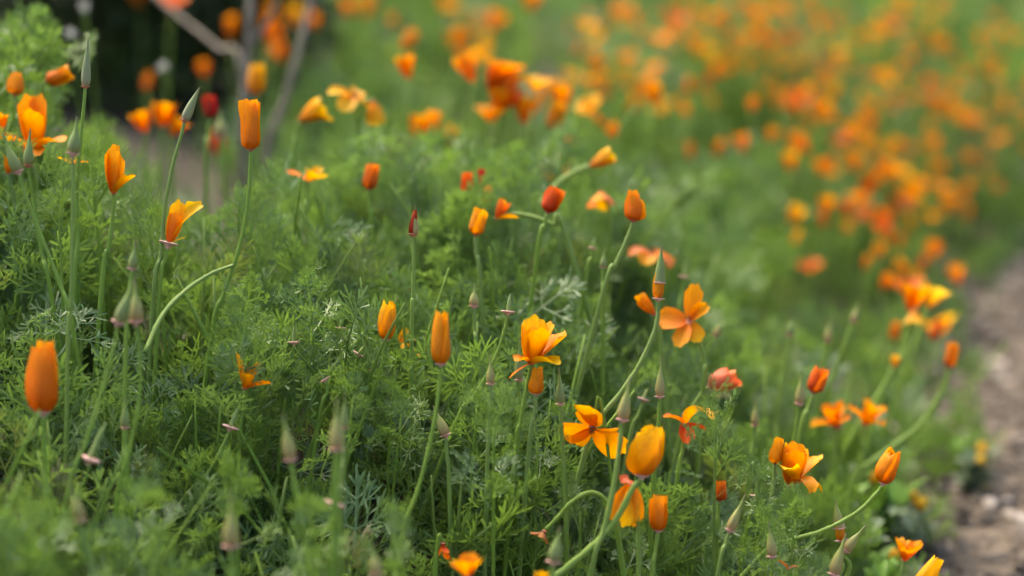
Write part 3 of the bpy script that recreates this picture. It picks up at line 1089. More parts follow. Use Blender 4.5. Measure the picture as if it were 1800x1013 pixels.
opened((1108, 850), (0.2, -0.4), 1.95, [(1118, 890), (1122, 960)],
       [P(215, 0.55, 0.4, 20, 170, cup=0.8, mat='salmon'), P(285, 1.5, 0.8, 120, 165, cup=0.9, mat='gold'), P(320, 1.45, 0.7, 130, 160, cup=1.1), P(250, 1.45, 0.5, 135, 165, cup=0.8)],
       'wilting orange poppy with petals hanging down left of the short furled one', 'petal', size=52, seed=49, stamens=False, fwd=0.35)
opened((1203, 745), (0.2, -1), 2.12, [(1200, 790), (1190, 850)],
       [P(320, 1.35, 0.85, 5, 140, cup=0.9, mat='gold', pw=.9), P(200, 0.75, 0.6, 60, 110, cup=0.8, mat='red'), P(280, 0.9, 0.6, 120, 150, cup=0.8, mat='red'), P(340, 0.75, 0.4, 90, 100, cup=1.3, mat='red')],
       'drooping red-orange poppy with one golden petal arched over', 'red', size=52, seed=50, stamens=False)
opened((430, 683), (0.25, -1), 2.0, [(428, 720), (420, 790)],
       [P(345, 0.95, 0.45, 60, 72, cup=1.4), P(60, 1.0, 0.5, 20, 30, cup=1.2), P(165, 1.2, 0.42, 32, 20, cup=1.2), P(270, 0.6, 0.5, 25, 40, cup=1.2)],
       'orange poppy with pointed petals caught among the dark leaves', size=54, seed=51, stamens=False)
opened((540, 318), (0.4, -0.6), 2.35, [(540, 350), (538, 400)],
       [P(200, 0.85, 0.6, 95, 110, cup=1.2, mat='salmon'), P(60, 0.8, 0.45, 20, 25, cup=1.2, mat='gold'), P(340, 0.85, 0.4, 40, 50, cup=1.2, mat='gold'), P(270, 0.6, 0.6, 40, 60, cup=1.0, mat='gold')],
       'small broken poppy with one salmon and several golden petals on the mound', 'gold', size=46, seed=52, stamens=False)
opened((527, 212), (0.75, -0.45), 2.5, [(520, 240), (515, 290)],
       [P(a, 1.15, 0.85, 18, 12 + a % 40, cup=1.2, mat='gold') for a in (20, 110, 200, 290)] + [P(340, 1.3, 0.5, 22, 40, cup=1.0, mat='gold')],
       'golden poppy cup leaning right below the bare branches', 'gold', size=46, seed=53, stamens=False)
opened((622, 172), (0.1, -0.2), 2.5, [(625, 220), (630, 280)],
       [P(190, 0.95, 0.7, 80, 130, cup=0.7, mat='gold'), P(250, 0.9, 0.7, 90, 150, cup=0.7, mat='pale'), P(340, 0.8, 0.7, 70, 130, cup=0.7, mat='gold'), P(80, 0.6, 0.6, 60, 100, cup=0.6, mat='pale')],
       'spread golden poppy with down-curved petals left of a drooping cup', 'gold', size=48, seed=54, fwd=0.4)
opened((655, 178), (0.15, 1), 2.5, [(640, 180), (632, 215), (634, 280)],
       [P(a, 0.95, 0.85, 25, 8, cup=1.3) for a in (0, 90, 180, 270)],
       'nodding orange poppy cup beside the spread golden one', 'gold', size=46, seed=55, stamens=False)
opened((822, 1012), (-0.05, -1), 1.8, [(815, 1040), (805, 1080)],
       [P(240, 0.85, 0.9, 35, 30, cup=0.9), P(60, 0.8, 0.8, 20, 30, cup=0.9), P(330, 0.9, 0.6, 40, 42, cup=1.0), P(150, 0.7, 0.8, 45, 60, cup=0.9)],
       'orange poppy cup cut by the bottom edge in front', size=50, seed=56, stamens=False, fwd=0.2)
opened((952, 1040), (0, -1), 1.85, [(950, 1075)],
       [P(a, 0.8, 0.7, 20, 5, cup=1.2) for a in (0, 90, 180, 270)],
       'golden petal tips just showing at the bottom edge', 'gold', size=46, seed=57, stamens=False)
for i, (bx, by, ax, lab) in enumerate([(1472, 752, (-0.3, -1), 'crumpled orange poppy left of its twin in the weeds by the path'),
                                       (1520, 748, (0.4, -1), 'crumpled orange poppy right of its twin in the weeds by the path')]):
    opened((bx, by), ax, 2.42, [(bx - 5, by + 30), (bx - 10, by + 80)],
           [P(a, 0.95, 0.62, 15 + 25 * (k % 2), 35 + 60 * (k % 2), cup=1.0, ruffle=0.2) for k, a in enumerate((10, 70, 130, 190, 240, 290, 340))],
           lab, 'petal', size=50, seed=58 + i, stamens=False, fwd=0.2)
opened((1590, 985), (0.2, -1), 2.16, [(1585, 1010), (1578, 1060)],
       [P(a, 0.9, 0.75, 35, 25 + 40 * (k % 2), cup=1.1, ruffle=0.2) for k, a in enumerate((20, 100, 190, 250, 320))],
       'loose red-orange poppy above the brown path edge at lower right', 'petal', size=48, seed=61, stamens=False, fwd=0.2)
opened((1600, 548), (0.2, -1), 2.6, [(1590, 600), (1565, 660), (1520, 740)],
       [P(a, 1.25, 0.9, 20, 40, cup=1.0) for a in (60, 150, 220, 310)],
       'bright orange poppy crowning the cluster at the field edge by the path', 'petal', size=44, seed=62, stamens=False, stem_w=8)
opened((1632, 540), (0.35, -1), 2.64, [(1615, 590), (1590, 660)],
       [P(a, 1.15, 0.9, 25, 50, cup=1.0, mat='pale') for a in (10, 100, 190, 280)],
       'yellow poppy glowing beside the bright orange one at the field edge', 'pale', size=40, seed=63, stamens=False)
opened((1608, 545), (0, 0.8), 2.58, [(1595, 610), (1572, 650), (1540, 730)],
       [P(a, 0.8, 0.6, 35, 50, cup=0.9, mat='gold') for a in (0, 80, 170, 260)],
       'pale gold petals hanging under the bright orange cluster by the path', 'gold', size=40, seed=64, stamens=False, stem_w=9)
opened((1146, 448), (0.05, -0.2), 2.42, [(1150, 500), (1155, 560)],
       [P(a, 0.9, 0.75, 70, 150, cup=0.7, mat='petal' if k % 2 else 'salmon') for k, a in enumerate((190, 250, 330, 30))],
       'blurred orange poppy with drooping petals behind the bursting bud', 'petal', size=46, seed=65, fwd=0.3)
opened((700, 600), (0.4, -0.5), 2.14, [(660, 578), (625, 605), (585, 650), (540, 697), (500, 750), (470, 805)],
       [P(20, 0.7, 0.3, 40, 60, cup=1.2), P(290, 0.9, 0.35, 80, 120, cup=1.0, mat='gold'), P(330, 1.2, 0.4, 70, 110, cup=1.1), P(100, 0.7, 0.35, 20, 40, cup=1.0, mat='gold')],
       'tattered orange poppy behind the pale shoot on a thick leaning stem', 'petal', size=44, seed=66, stamens=False, stem_w=13)
opened((872, 385), (0.5, -0.9), 2.25, [(880, 378), (920, 378), (972, 396), (1000, 430)],
       [P(20, 0.8, 0.6, 15, 5, cup=1.3, mat='red'), P(120, 0.8, 0.55, 10, 0, cup=1.3), P(320, 1.05, 0.4, 60, 70, cup=1.1), P(220, 0.8, 0.6, 20, 10, cup=1.3, mat='red')],
       'orange-red poppy on a curved pale stem arching to the right', 'petal', size=46, seed=67, stamens=False, stem_w=9)
opened((855, 362), (0.0, -1), 2.36, [(855, 395), (858, 430)],
       [P(a, 0.8, 0.6, 10, 2, cup=1.2) for a in (0, 90, 180, 270)],
       'pale salmon poppy below the slim crimson one', 'salmon', size=44, seed=68, stamens=False)
for (bx, by, ax, sz, lab, k) in [(255, 232, (-.3, -1), 46, 'orange poppy at the left of three close together on bare soil', 71),
                                 (284, 222, (.1, -1), 52, 'tallest of three orange poppies close together on bare soil', 72),
                                 (300, 238, (.5, -.8), 44, 'orange poppy at the right of three close together on bare soil', 73)]:
    opened((bx, by), ax, 2.7, [(bx, by + 40), (bx + 2, by + 90)], [P(a, 0.85, 0.8, 20, 30, cup=1.1) for a in (20, 110, 200, 290)], lab, 'petal', size=sz, seed=k, stamens=False)
opened((1038, 292), (0.9, -0.5), 2.42, [(1015, 300), (985, 320), (958, 350), (940, 400)],
       [P(a, 1.05, 0.75, 18, 8, cup=1.3, mat='gold' if a > 100 else 'petal') for a in (20, 110, 200, 290)],
       'golden poppy tipped right on a thick pale stem above the mound', 'gold', size=44, seed=74, stamens=False, stem_w=10)
opened((1056, 338), (0, 0.5), 2.45, [(1060, 345), (1075, 380), (1070, 440)],
       [P(a, 0.85, 0.7, 50, 30, cup=1.0, mat='gold' if k % 2 else 'salmon') for k, a in enumerate((20, 110, 200, 290))],
       'wilted nodding gold poppy under the tipped golden one', 'gold', size=40, seed=75, stamens=False, fwd=0.4)
opened((128, 288), (0.1, -0.6), 2.14, [(130, 320), (132, 380)],
       [P(180, 0.75, 0.4, 75, 85, cup=0.9, mat='gold'), P(0, 0.6, 0.35, 70, 80, cup=0.9), P(270, 0.5, 0.4, 70, 90, cup=0.9), P(90, 0.5, 0.4, 60, 70, cup=0.9)],
       'flat orange poppy peeping out behind the stem of a dark bud', 'petal', size=46, seed=76, stamens=False)
opened((14, 305), (0.2, -1), 2.15, [(16, 340), (20, 400)],
       [P(a, 0.8, 0.6, 20, 20, cup=1.1) for a in (10, 100, 190, 280)],
       'orange poppy low at the left edge beside a green bud', 'petal', size=40, seed=77, stamens=False)
opened((-6, 240), (0.1, -1), 2.2, [(-4, 290), (0, 360)],
       [P(a, 0.9, 0.7, 18, 18, cup=1.1) for a in (10, 100, 190, 280)],
       'sliver of an orange poppy cut by the left edge', 'petal', size=48, seed=78, stamens=False)
opened((778, 955), (0.1, 0.8), 1.95, [(772, 940), (768, 970), (765, 1010)],
       [P(300, 0.8, 0.3, 20, 30, cup=1.1, mat='red'), P(200, 0.7, 0.3, 30, 40, cup=1.1, mat='red'), P(60, 0.5, 0.3, 30, 60, cup=1.0, mat='red')],
       'shrivelled dark orange poppy deep in the front leaves', 'red', size=46, seed=79, stamens=False)
opened((958, 934), (-0.4, 0.7), 1.98, [(980, 910), (1006, 882), (1040, 866), (1070, 888), (1088, 950)],
       [P(200, 0.55, 0.4, 40, 70, cup=1.0, ruffle=.2, mat='dry'), P(320, 0.6, 0.35, 40, 60, cup=1.0, ruffle=.2, mat='dry'), P(90, 0.5, 0.35, 45, 80, cup=1.0, mat='dry')],
       'dried brown poppy head hanging from a bent stem', 'dry', size=46, seed=80, stem_w=9)
opened((1385, 1000), (0.4, -1), 1.99, [(1380, 1020), (1372, 1060)],
       [P(200, 0.7, 0.4, 60, 90, cup=1.0, mat='red'), P(30, 0.6, 0.3, 50, 80, cup=1.0, mat='dry')],
       'scraps of dark red petal low in the leaves beside a tan bud', 'red', size=36, seed=81, stamens=False)

# ---------------- unopened buds under pointed caps
bud((150, 152), (154, 68), 18, 2.05, [(147, 190), (141, 250), (135, 340), (137, 420), (130, 520)], 'tallest slender grey bud with needle tip against dark shrub', 'bud_grey', seed=101, rim='rim_red', long_tip=.15)
bud((128, 270), (138, 205), 25, 1.93, [(128, 330), (127, 420), (124, 540), (120, 600)], 'fat olive bud below the tallest slender bud', 'bud_green', seed=102)
bud((325, 212), (348, 152), 19, 2.05, [(318, 240), (304, 290), (289, 370), (282, 450), (270, 520)], 'grey-brown bud leaning right with a fine dark tip', 'bud_grey', seed=103, rim='rim_red', long_tip=.1)
bud((50, 291), (50, 226), 20, 2.03, [(54, 320), (62, 370), (74, 450), (90, 520)], 'upright dark green bud before the big open orange poppy', 'bud_green', seed=104, rim='rim_red')
bud((32, 302), (2, 236), 22, 2.0, [(40, 330), (66, 400), (105, 500), (128, 580)], 'green bud leaning left at the left edge', 'bud_green', seed=105)
bud((239, 565), (236, 494), 27, 1.85, [(244, 610), (246, 690), (228, 790), (205, 880)], 'pinkish tan bud on the right of a crossing pair', 'bud_tan', seed=106)
bud((208, 567), (240, 488), 27, 1.83, [(200, 610), (178, 690), (150, 780), (120, 860)], 'olive bud crossing in front of its pinkish twin', 'bud_green', seed=107)
bud((232, 472), (240, 424), 18, 1.92, [(226, 520), (222, 580)], 'dark soft bud standing above the crossing pair', 'bud_green', seed=108)
bud((726, 412), (731, 358), 21, 2.09, [(727, 450), (726, 520), (724, 580)], 'bud split open to show a dark red petal edge', 'bud_tan', seed=109, split='crimson', rim='rim_red')
bud((833, 538), (833, 500), 19, 2.12, [(835, 580), (838, 640)], 'small olive bud right of the two furled poppies', 'bud_tan', seed=110)
bud((1160, 697), (1160, 628), 19, 2.05, [(1158, 740), (1153, 800), (1148, 870)], 'pale tan bud with white-beaded collar above the plump golden poppy', 'bud_tan', seed=111, stem_w=8)
bud((985, 710), (983, 646), 18, 2.03, [(988, 770), (994, 860), (996, 960)], 'green bud on a straight stem left of the star-shaped poppy', 'bud_green', seed=112, stem_w=8)
bud((783, 765), (764, 712), 21, 2.0, [(786, 800), (790, 860)], 'green-brown bud leaning left under the furled orange poppy', 'bud_tan', seed=113, rim='rim')
bud((862, 675), (863, 624), 17, 2.0, [(862, 710), (858, 780)], 'small pale bud left of the ragged golden poppy', 'bud_tan', seed=114)
bud((912, 668), (911, 590), 18, 2.08, [(912, 710), (910, 780)], 'greenish bud standing behind the ragged golden poppy', 'bud_green', seed=115)
bud((1094, 738), (1106, 662), 25, 1.93, [(1090, 780), (1080, 850), (1062, 930), (1040, 1000)], 'soft tan bud right of the star-shaped poppy', 'bud_tan', seed=116, stem_w=10)
bud((511, 808), (499, 725), 25, 1.77, [(518, 850), (532, 920), (546, 1013)], 'blurred tan bud leaning left on a pale front stem', 'bud_tan', seed=117, stem_w=10)
bud((592, 790), (590, 700), 27, 1.75, [(590, 850), (588, 940), (584, 1030)], 'blurred olive bud on the thickest pale stem in front', 'bud_tan', seed=118, stem_w=15)
bud((606, 752), (604, 690), 15, 1.82, [(604, 800), (600, 880)], 'narrow bud touching the blurred olive bud in front', 'bud_green', seed=119)
bud((405, 960), (406, 868), 31, 1.71, [(408, 1000), (412, 1050)], 'large blurred brown bud near the bottom edge', 'bud_tan', seed=120, stem_w=11)
bud((141, 915), (125, 848), 25, 1.73, [(148, 950), (166, 1020)], 'blurred tan bud leaning left near the lower left corner', 'bud_tan', seed=121, stem_w=11)
bud((1283, 932), (1311, 868), 20, 1.98, [(1276, 955), (1262, 1010)], 'tan bud leaning right above the lower right leaves', 'bud_tan', seed=122)
bud((1357, 978), (1354, 916), 19, 1.97, [(1360, 1000), (1368, 1040)], 'brown upright bud near the lower right leaves', 'bud_tan', seed=123)
bud((1466, 1010), (1484, 936), 24, 2.0, [(1455, 1035), (1440, 1070)], 'long pinkish bud leaning right under the arching stem', 'bud_tan', seed=124)
bud((1487, 968), (1520, 922), 20, 2.06, [(1478, 985), (1465, 1030)], 'tan bud leaning far right behind the long pinkish one', 'bud_tan', seed=125)
bud((1479, 950), (1468, 880), 23, 2.08, [(1482, 975), (1480, 1030)], 'bursting bud of orange petals with a thin pale cap', 'bud_tan', seed=126, split='lifted')
bud((1405, 710), (1411, 650), 19, 2.2, [(1400, 745), (1392, 800)], 'slender tan bud left of the red-orange leaning poppy', 'bud_tan', seed=127)
bud((220, 752), (218, 698), 17, 1.9, [(222, 790), (226, 850)], 'little green bud low in the left leaves', 'bud_green', seed=128)
bud((973, 988), (984, 925), 27, 1.82, [(970, 1015), (966, 1060)], 'blurred green bud near the bottom centre edge', 'bud_green', seed=129, stem_w=10)
bud((645, 655), (650, 606), 18, 2.1, [(646, 690), (644, 740)], 'brownish bud beside the thick leaning stem', 'bud_tan', seed=130)
bud((1327, 748), (1329, 700), 15, 2.22, [(1324, 780), (1315, 840)], 'thin tan bud in the soft leaves right of the arched petal', 'bud_tan', seed=131)
bud((662, 1010), (652, 955), 24, 1.70, [(668, 1040)], 'blurred brown bud cut near the bottom edge', 'bud_tan', seed=132)
bud((1157, 525), (1163, 432), 22, 2.06, [(1156, 560), (1146, 595), (1122, 645), (1088, 695), (1055, 735), (1030, 790)], 'orange bud bursting from a lifted green cap on a long curved stem', 'bud_green', seed=133, split='lifted', stem_w=8.5)
bud((1060, 470), (1062, 440), 13, 2.2, [(1060, 500), (1060, 545)], 'tiny dark bud left of the bursting bud', 'bud_green', seed=134)
bud((388, 240), (386, 192), 24, 2.6, [(390, 270), (394, 320)], 'blurred cream bud below the bare branches', 'bud_tan', seed=135)

bud((1500, 566), (1511, 530), 15, 2.5, [(1488, 600), (1470, 650), (1452, 710)], 'blurred slim bud on a leaning stem below the dense bank', 'bud_tan', seed=136, stem_w=9)
bud((1388, 590), (1393, 552), 16, 2.45, [(1382, 630), (1374, 690), (1366, 740)], 'blurred upright bud in the dark hollow left of two leaning ones', 'bud_green', seed=137, stem_w=9)
bud((1455, 600), (1462, 556), 15, 2.5, [(1448, 640), (1440, 700)], 'blurred brownish bud between two others in the dark hollow', 'bud_tan', seed=138, stem_w=7)
bud((1258, 590), (1272, 560), 14, 2.35, [(1245, 615), (1222, 655), (1205, 700)], 'thin leaning bud just right of the wide open orange poppy', 'bud_tan', seed=139, stem_w=7)
opened((1572, 645), (0.1, -1), 2.5, [(1560, 670), (1530, 720), (1490, 780)],
       [P(a, 0.55, 0.5, 20, 10, cup=1.2, mat='pale') for a in (0, 90, 180, 270)],
       'tiny yellow bloom below the bright orange cluster by the path', 'pale', size=40, seed=82, stamens=False)

# ---------------- spent heads with pink collars
spent((893, 548), (896, 517), 26, 2.06, [(888, 575), (872, 625), (838, 690), (800, 745)], 'pink collar with green pod on a long bent stem behind the ragged poppy', seed=141)
spent((516, 602), (516, 574), 24, 2.05, [(513, 640), (507, 690), (496, 745)], 'pink collar on an upright stem left of the leaning stem', seed=142)
spent((599, 577), (600, 560), 22, 2.11, [(593, 600), (580, 640)], 'pink collar nearest the golden-topped furled poppy', seed=143)
spent((631, 623), (640, 608), 23, 2.06, [(622, 650), (600, 690), (560, 750)], 'pink collar tilted beside the brownish bud', seed=144)
spent((570, 668), (560, 652), 22, 2.02, [(575, 690), (560, 740)], 'pink collar lying across the thick leaning stem', seed=145)
spent((405, 751), (417, 716), 30, 1.98, [(396, 775), (366, 830), (310, 895)], 'ruffled pink collar low among the left leaves', seed=146)
spent((158, 807), (184, 742), 40, 1.84, [(150, 840), (110, 920), (60, 990)], 'large soft pink collar with long pod in the lower left', seed=147)
spent((588, 886), (600, 850), 38, 1.80, [(580, 920), (560, 980)], 'pink collar behind the thickest pale front stem', seed=148)
spent((1131, 702), (1138, 682), 22, 2.16, [(1122, 730), (1105, 780)], 'small mauve collar left of the pale tan bud', seed=149)
spent((1203, 486), (1206, 460), 19, 2.36, [(1198, 520), (1190, 580)], 'whitish collar right of the bursting bud', seed=150)
spent((1042, 436), (1046, 418), 16, 2.25, [(1038, 460), (1028, 500)], 'tiny pale collar on the right shoulder of the mound', seed=151)
spent((1327, 872), (1330, 852), 18, 2.12, [(1322, 895), (1312, 940)], 'small faded pink collar above the tan right-leaning bud', seed=152)

# ---------------- background flowers, each standing where its line of sight meets the far canopy
rng = random.Random(77)


def far_spot(px, py, extra, D0):
    D = D0
    while D < 12:
        p = at(px, py, D)
        if p.z < float(canopy(p.x, p.y)) + extra:
            break
        D += 0.02
    return D


FLOWER_SETS = {}
for mat in ('petal', 'gold', 'red', 'salmon'):
    sets = []
    for k in range(3):
        meshes = []
        if k == 0:
            geos = rolled_petals(0.036, 0.0085, 200 + k, 0.9, 0.6, 0.15, nv=6, nu=9)
        elif k == 1:
            geos = [open_petal(a + 10, 0.034, 0.030, 18, 22, cup=1.2, nu=6, nv=6, seed=k * 9 + i) for i, a in enumerate((0, 90, 180, 270))]
        else:
            geos = [open_petal(a + 20, 0.032, 0.030, 40, 75, cup=0.8, nu=6, nv=6, seed=k * 9 + i, ruffle=.15) for i, a in enumerate((0, 85, 170, 280))]
        for V, F, UV in geos:
            meshes.append(mesh_from('petal', V, F, M[mat], UV))
        sets.append(meshes)
    FLOWER_SETS[mat] = sets


def far_label(px, py, mat, k, where):
    colour = {'petal': 'orange', 'gold': 'golden', 'red': 'red-orange', 'salmon': 'salmon'}[mat]
    form = ('furled', 'cup-shaped', 'spread')[k]
    special = {(1215, 270): 'left of three level with each other in the green hollow', (1260, 265): 'middle of three level with each other in the green hollow',
               (1305, 258): 'right of three level with each other in the green hollow', (1390, 385): 'lone at the left end of the dense bank',
               (1425, 470): 'lone below the left end of the dense bank', (1255, 180): 'alone on the green beyond the hollow', (1450, 368): 'beside a red one at the left of the dense bank'}
    if (px, py) in special:
        return 'blurred ' + colour + ' poppy ' + special[(px, py)]
    row = ('along the top edge' if py < 45 else 'just below the top edge' if py < 110 else 'high up' if py < 200 else 'in mid height' if py < 330 else 'low down')
    return 'blurred ' + colour + ' ' + form + ' poppy ' + row + ' ' + where


def far_flower(px, py, mat, label, group, D0=2.45, extra=None, scale=None):
    ex = rng.uniform(0.04, 0.10) if extra is None else extra
    D = far_spot(px, py, ex, D0)
    p0 = at(px, py + 8, D)
    gz = float(ground_z(p0.x, p0.y))
    root = Vector((p0.x + rng.gauss(0, .02), p0.y + rng.gauss(0, .02), gz - 0.005))
    e = bpy.data.objects.new('poppy_flower', None)
    COL.objects.link(e)
    e.location = root
    k = rng.choice((0, 0, 1, 1, 2))
    e['label'], e['category'], e['group'] = far_label(px, py, mat, k, label), 'flower', group
    ax = Vector((rng.gauss(0, .3), rng.gauss(0, .3), 1)).normalized()
    sc = (scale or rng.uniform(0.6, 0.95) * (0.82 if 'far' in group else 1.08 if 'mound' in group or 'shrub' in group else 0.9))
    F4 = Matrix.Translation(p0 - root) @ (head_frame(ax) @ Matrix.Rotation(rng.uniform(0, 6.28), 3, 'Z') * sc).to_4x4()
    F4.translation = p0 - root
    for me in FLOWER_SETS[mat][k]:
        obj('petal', me, e, mtx=F4)
    tube('stem', [p0, (p0 * 0.5 + root * 0.5) + Vector((rng.gauss(0, .01), 0, 0)), root], 0.0013, 0.0018, M['stem'], e, sides=5, n=3, origin=root, ridge=0)


CENTRE = [(650, 15), (695, 40), (710, 80), (718, 130), (785, 15), (775, 5), (860, 45), (820, 70), (805, 75), (810, 100), (845, 100), (795, 72), (850, 75), (832, 135), (858, 150), (880, 150), (905, 180),
          (920, 210), (862, 205), (878, 195), (940, 150), (965, 165), (990, 180), (970, 220), (1000, 275), (970, 310), (930, 10), (885, 125), (640, 25), (660, 5), (800, 25), (840, 40), (790, 250), (730, 235), (895, 160), (945, 185)]
SHRUBSIDE = [(515, 35), (555, 40), (495, 98), (470, 60), (480, 65), (475, 30), (405, 60), (360, 125), (258, 150), (245, 0), (302, 5), (380, 262), (610, 20)]
MIDR = [(1030, 45), (1060, 60), (1050, 110), (1100, 100), (1105, 150), (1070, 165), (1040, 190), (1055, 120), (1150, 120), (1165, 190), (1150, 175), (1180, 60), (1085, 235), (1095, 30), (1065, 215), (1215, 270), (1260, 265), (1305, 258), (1255, 180),
        (1160, 70), (1130, 165), (1110, 185), (1095, 20), (1120, 35), (1185, 35), (1010, 90), (1000, 50)]
RIGHT = [(1390, 385), (1450, 368), (1485, 370), (1525, 345), (1550, 390), (1565, 380), (1545, 400), (1580, 430), (1425, 470), (1520, 465), (1545, 445), (1605, 315), (1560, 305), (1545, 290), (1490, 230), (1515, 205),
         (1440, 200), (1460, 205), (1390, 290), (1565, 355), (1640, 260), (1640, 445), (1685, 490), (1560, 270), (1480, 250), (1655, 330), (1690, 350), (1700, 380), (1370, 165), (1400, 180), (1355, 240), (1550, 500), (1590, 480), (1575, 470), (1610, 490), (1600, 510),
         (1660, 575), (1640, 590), (1570, 590), (1620, 470), (1530, 330), (1510, 350), (1600, 400), (1635, 380), (1420, 260), (1500, 290), (1590, 340), (1520, 315), (1640, 300), (1560, 420), (1660, 365), (1540, 375)]
TOP = [(1275, 20), (1330, 40), (1290, 100), (1230, 25), (1400, 150), (1420, 110), (1590, 75), (1540, 60), (1500, 40), (1450, 50), (1380, 30), (1780, 70), (1760, 50), (1720, 60), (1650, 90), (1660, 30), (1560, 20), (1470, 90), (1345, 70), (1750, 330), (1760, 240), (1720, 210),
       (1700, 275), (1330, 110), (1265, 60), (1310, 15), (1360, 95), (1390, 75), (1430, 20), (1480, 15), (1440, 130), (1415, 165), (1340, 150), (1380, 120), (1250, 90), (1215, 65), (1690, 200), (1640, 180), (1740, 270), (1600, 150), (1540, 130)]
for pts_l, lab, grp, wts in [
        (CENTRE, 'in the drift behind the mound', 'poppies drifting behind the mound', (7, 1, 1, 0)),
        (SHRUBSIDE, 'around the bare branches', 'poppies around the shrub', (8, 1, 1, 0)),
        (MIDR, 'over the green hollow', 'poppies over the green hollow', (6, 2, 1, 0)),
        (RIGHT, 'in the dense bank by the path', 'poppies in the bank by the path', (6, 2, 4, 0)),
        (TOP, 'in the hazy far slope', 'poppies far up the slope', (6, 3, 1, 0))]:
    for (px, py) in pts_l:
        mat = rng.choices(('petal', 'gold', 'red', 'salmon'), wts)[0]
        if (px, py) in ((1525, 345), (1550, 390), (1565, 380), (1545, 400), (1485, 370), (1580, 430), (1540, 375), (1620, 470)):
            mat = 'red'
        far_flower(px, py, mat, lab, grp, D0=3.15 if pts_l is SHRUBSIDE else 2.75)
for _ in range(85):
    px, py = rng.uniform(1180, 1800), rng.uniform(-10, 210) ** 1.0
    far_flower(px, py, rng.choices(('petal', 'gold', 'red', 'salmon'), (5, 2, 1, 0))[0], 'in the hazy far slope', 'poppies far up the slope', D0=3.0)
for _ in range(36):
    px, py = rng.uniform(1380, 1720), rng.uniform(180, 420)
    far_flower(px, py, rng.choices(('petal', 'gold', 'red', 'salmon'), (5, 2, 2, 1))[0], 'in the dense bank by the path', 'poppies in the bank by the path', D0=2.8)

# ---------------- the rest of the far flowers, past counting, as one mass
def flower_mass():
    rg = random.Random(5)
    kinds = [[open_petal(a + 10, 0.030, 0.028, 18, 25, cup=1.2, nu=3, nv=4, seed=i) for i, a in enumerate((0, 90, 180, 270))],
             [open_petal(a, 0.028, 0.028, 40, 75, cup=0.8, nu=3, nv=4, seed=i + 9, ruffle=.15) for i, a in enumerate((0, 85, 170, 280))]]
    V, F, UV, MI = [], [], [], []
    for _ in range(120):
        px = rg.uniform(1000, 1880)
        py = rg.uniform(-40, 150) + (rg.uniform(0, 260) if px > 1480 else 0)
        D = far_spot(px, py, rg.uniform(0.02, 0.09), 3.3)
        p = at(px, py, D)
        m = head_frame(Vector((rg.gauss(0, .3), rg.gauss(0, .3), 1))) @ Matrix.Rotation(rg.uniform(0, 6.28), 3, 'Z') * rg.uniform(.4, .65)
        mi = rg.choices((0, 1, 2), (6, 3, 2))[0]
        for v, f, uv in kinds[rg.randrange(2)]:
            b = len(V)
            V += [m @ Vector(q) + p for q in v]
            UV += uv
            F += [tuple(i + b for i in q) for q in f]
            MI += [mi] * len(f)
        b = len(F)
        tube_geo([p, p - Vector((rg.gauss(0, .01), 0, .06)), p - Vector((rg.gauss(0, .02), 0, .14))], [.0013, .0014, .0015], 4, V, F, UV)
        MI += [3] * (len(F) - b)
    me = mesh_from('distant_poppies', V, F, M['petal'], UV)
    for k in ('gold', 'red', 'stem'):
        me.materials.append(M[k])
    me.polygons.foreach_set('material_index', np.array(MI, dtype=np.int32))
    obj('distant_poppies', me, None, 'carpet of hazy orange poppies blending together at the top of the slope', 'flowers', None, 'stuff')


flower_mass()

# ---------------- leafy shoots standing clear of the carpet
SHOOT_LEAVES = [leaf_mesh('leaf', 300 + i, k, M['leaf']) for i, k in enumerate(['fan', 'fan', 'fan', 'brush', 'brush', 'brush', 'broad', 'broad'])]
rs = random.Random(9)


def shoot(px, py, D, label, kinds, n=9, size=0.62, run=0.09, lean=0.0, spread=1.0):
    """A stalk with divided leaves round its upper run; (px, py) is where the stalk ends."""
    top = at(px, py, D)
    gz = float(ground_z(top.x - lean, top.y))
    root = Vector((top.x - lean, top.y + 0.01, gz - 0.005))
    e = bpy.data.objects.new('leafy_shoot', None)
    COL.objects.link(e)
    e.location = root
    e['label'], e['category'], e['group'] = label, 'plant', 'leafy shoots among the flowers'
    path = [root, root * 0.5 + top * 0.5 + Vector((rs.gauss(0, .006), 0, 0)), top]
    tube('stem', path, 0.0021, 0.0010, M['stem'], e, origin=root, sides=8, n=5)
    ax = (top - root).normalized()
    for i in range(n):
        t = i / max(n - 1, 1)
        p = top - ax * run * (1 - t) ** 1.2
        a = i * 2.4 + rs.uniform(-.4, .4)
        ln = (1.15 - 0.75 * t) * spread * rs.uniform(0.8, 1.15)
        d = Vector((math.cos(a) * math.sin(ln), math.sin(a) * math.sin(ln), math.cos(ln)))
        m = frame_from(d, Vector((0, 0, 1)), rs.gauss(0, .3)) * (size * rs.uniform(0.8, 1.15) * (1 - 0.25 * t))
        m4 = m.to_4x4()
        m4.translation = p - root
        obj('leaf', SHOOT_LEAVES[rs.choice(kinds)], e, mtx=m4)


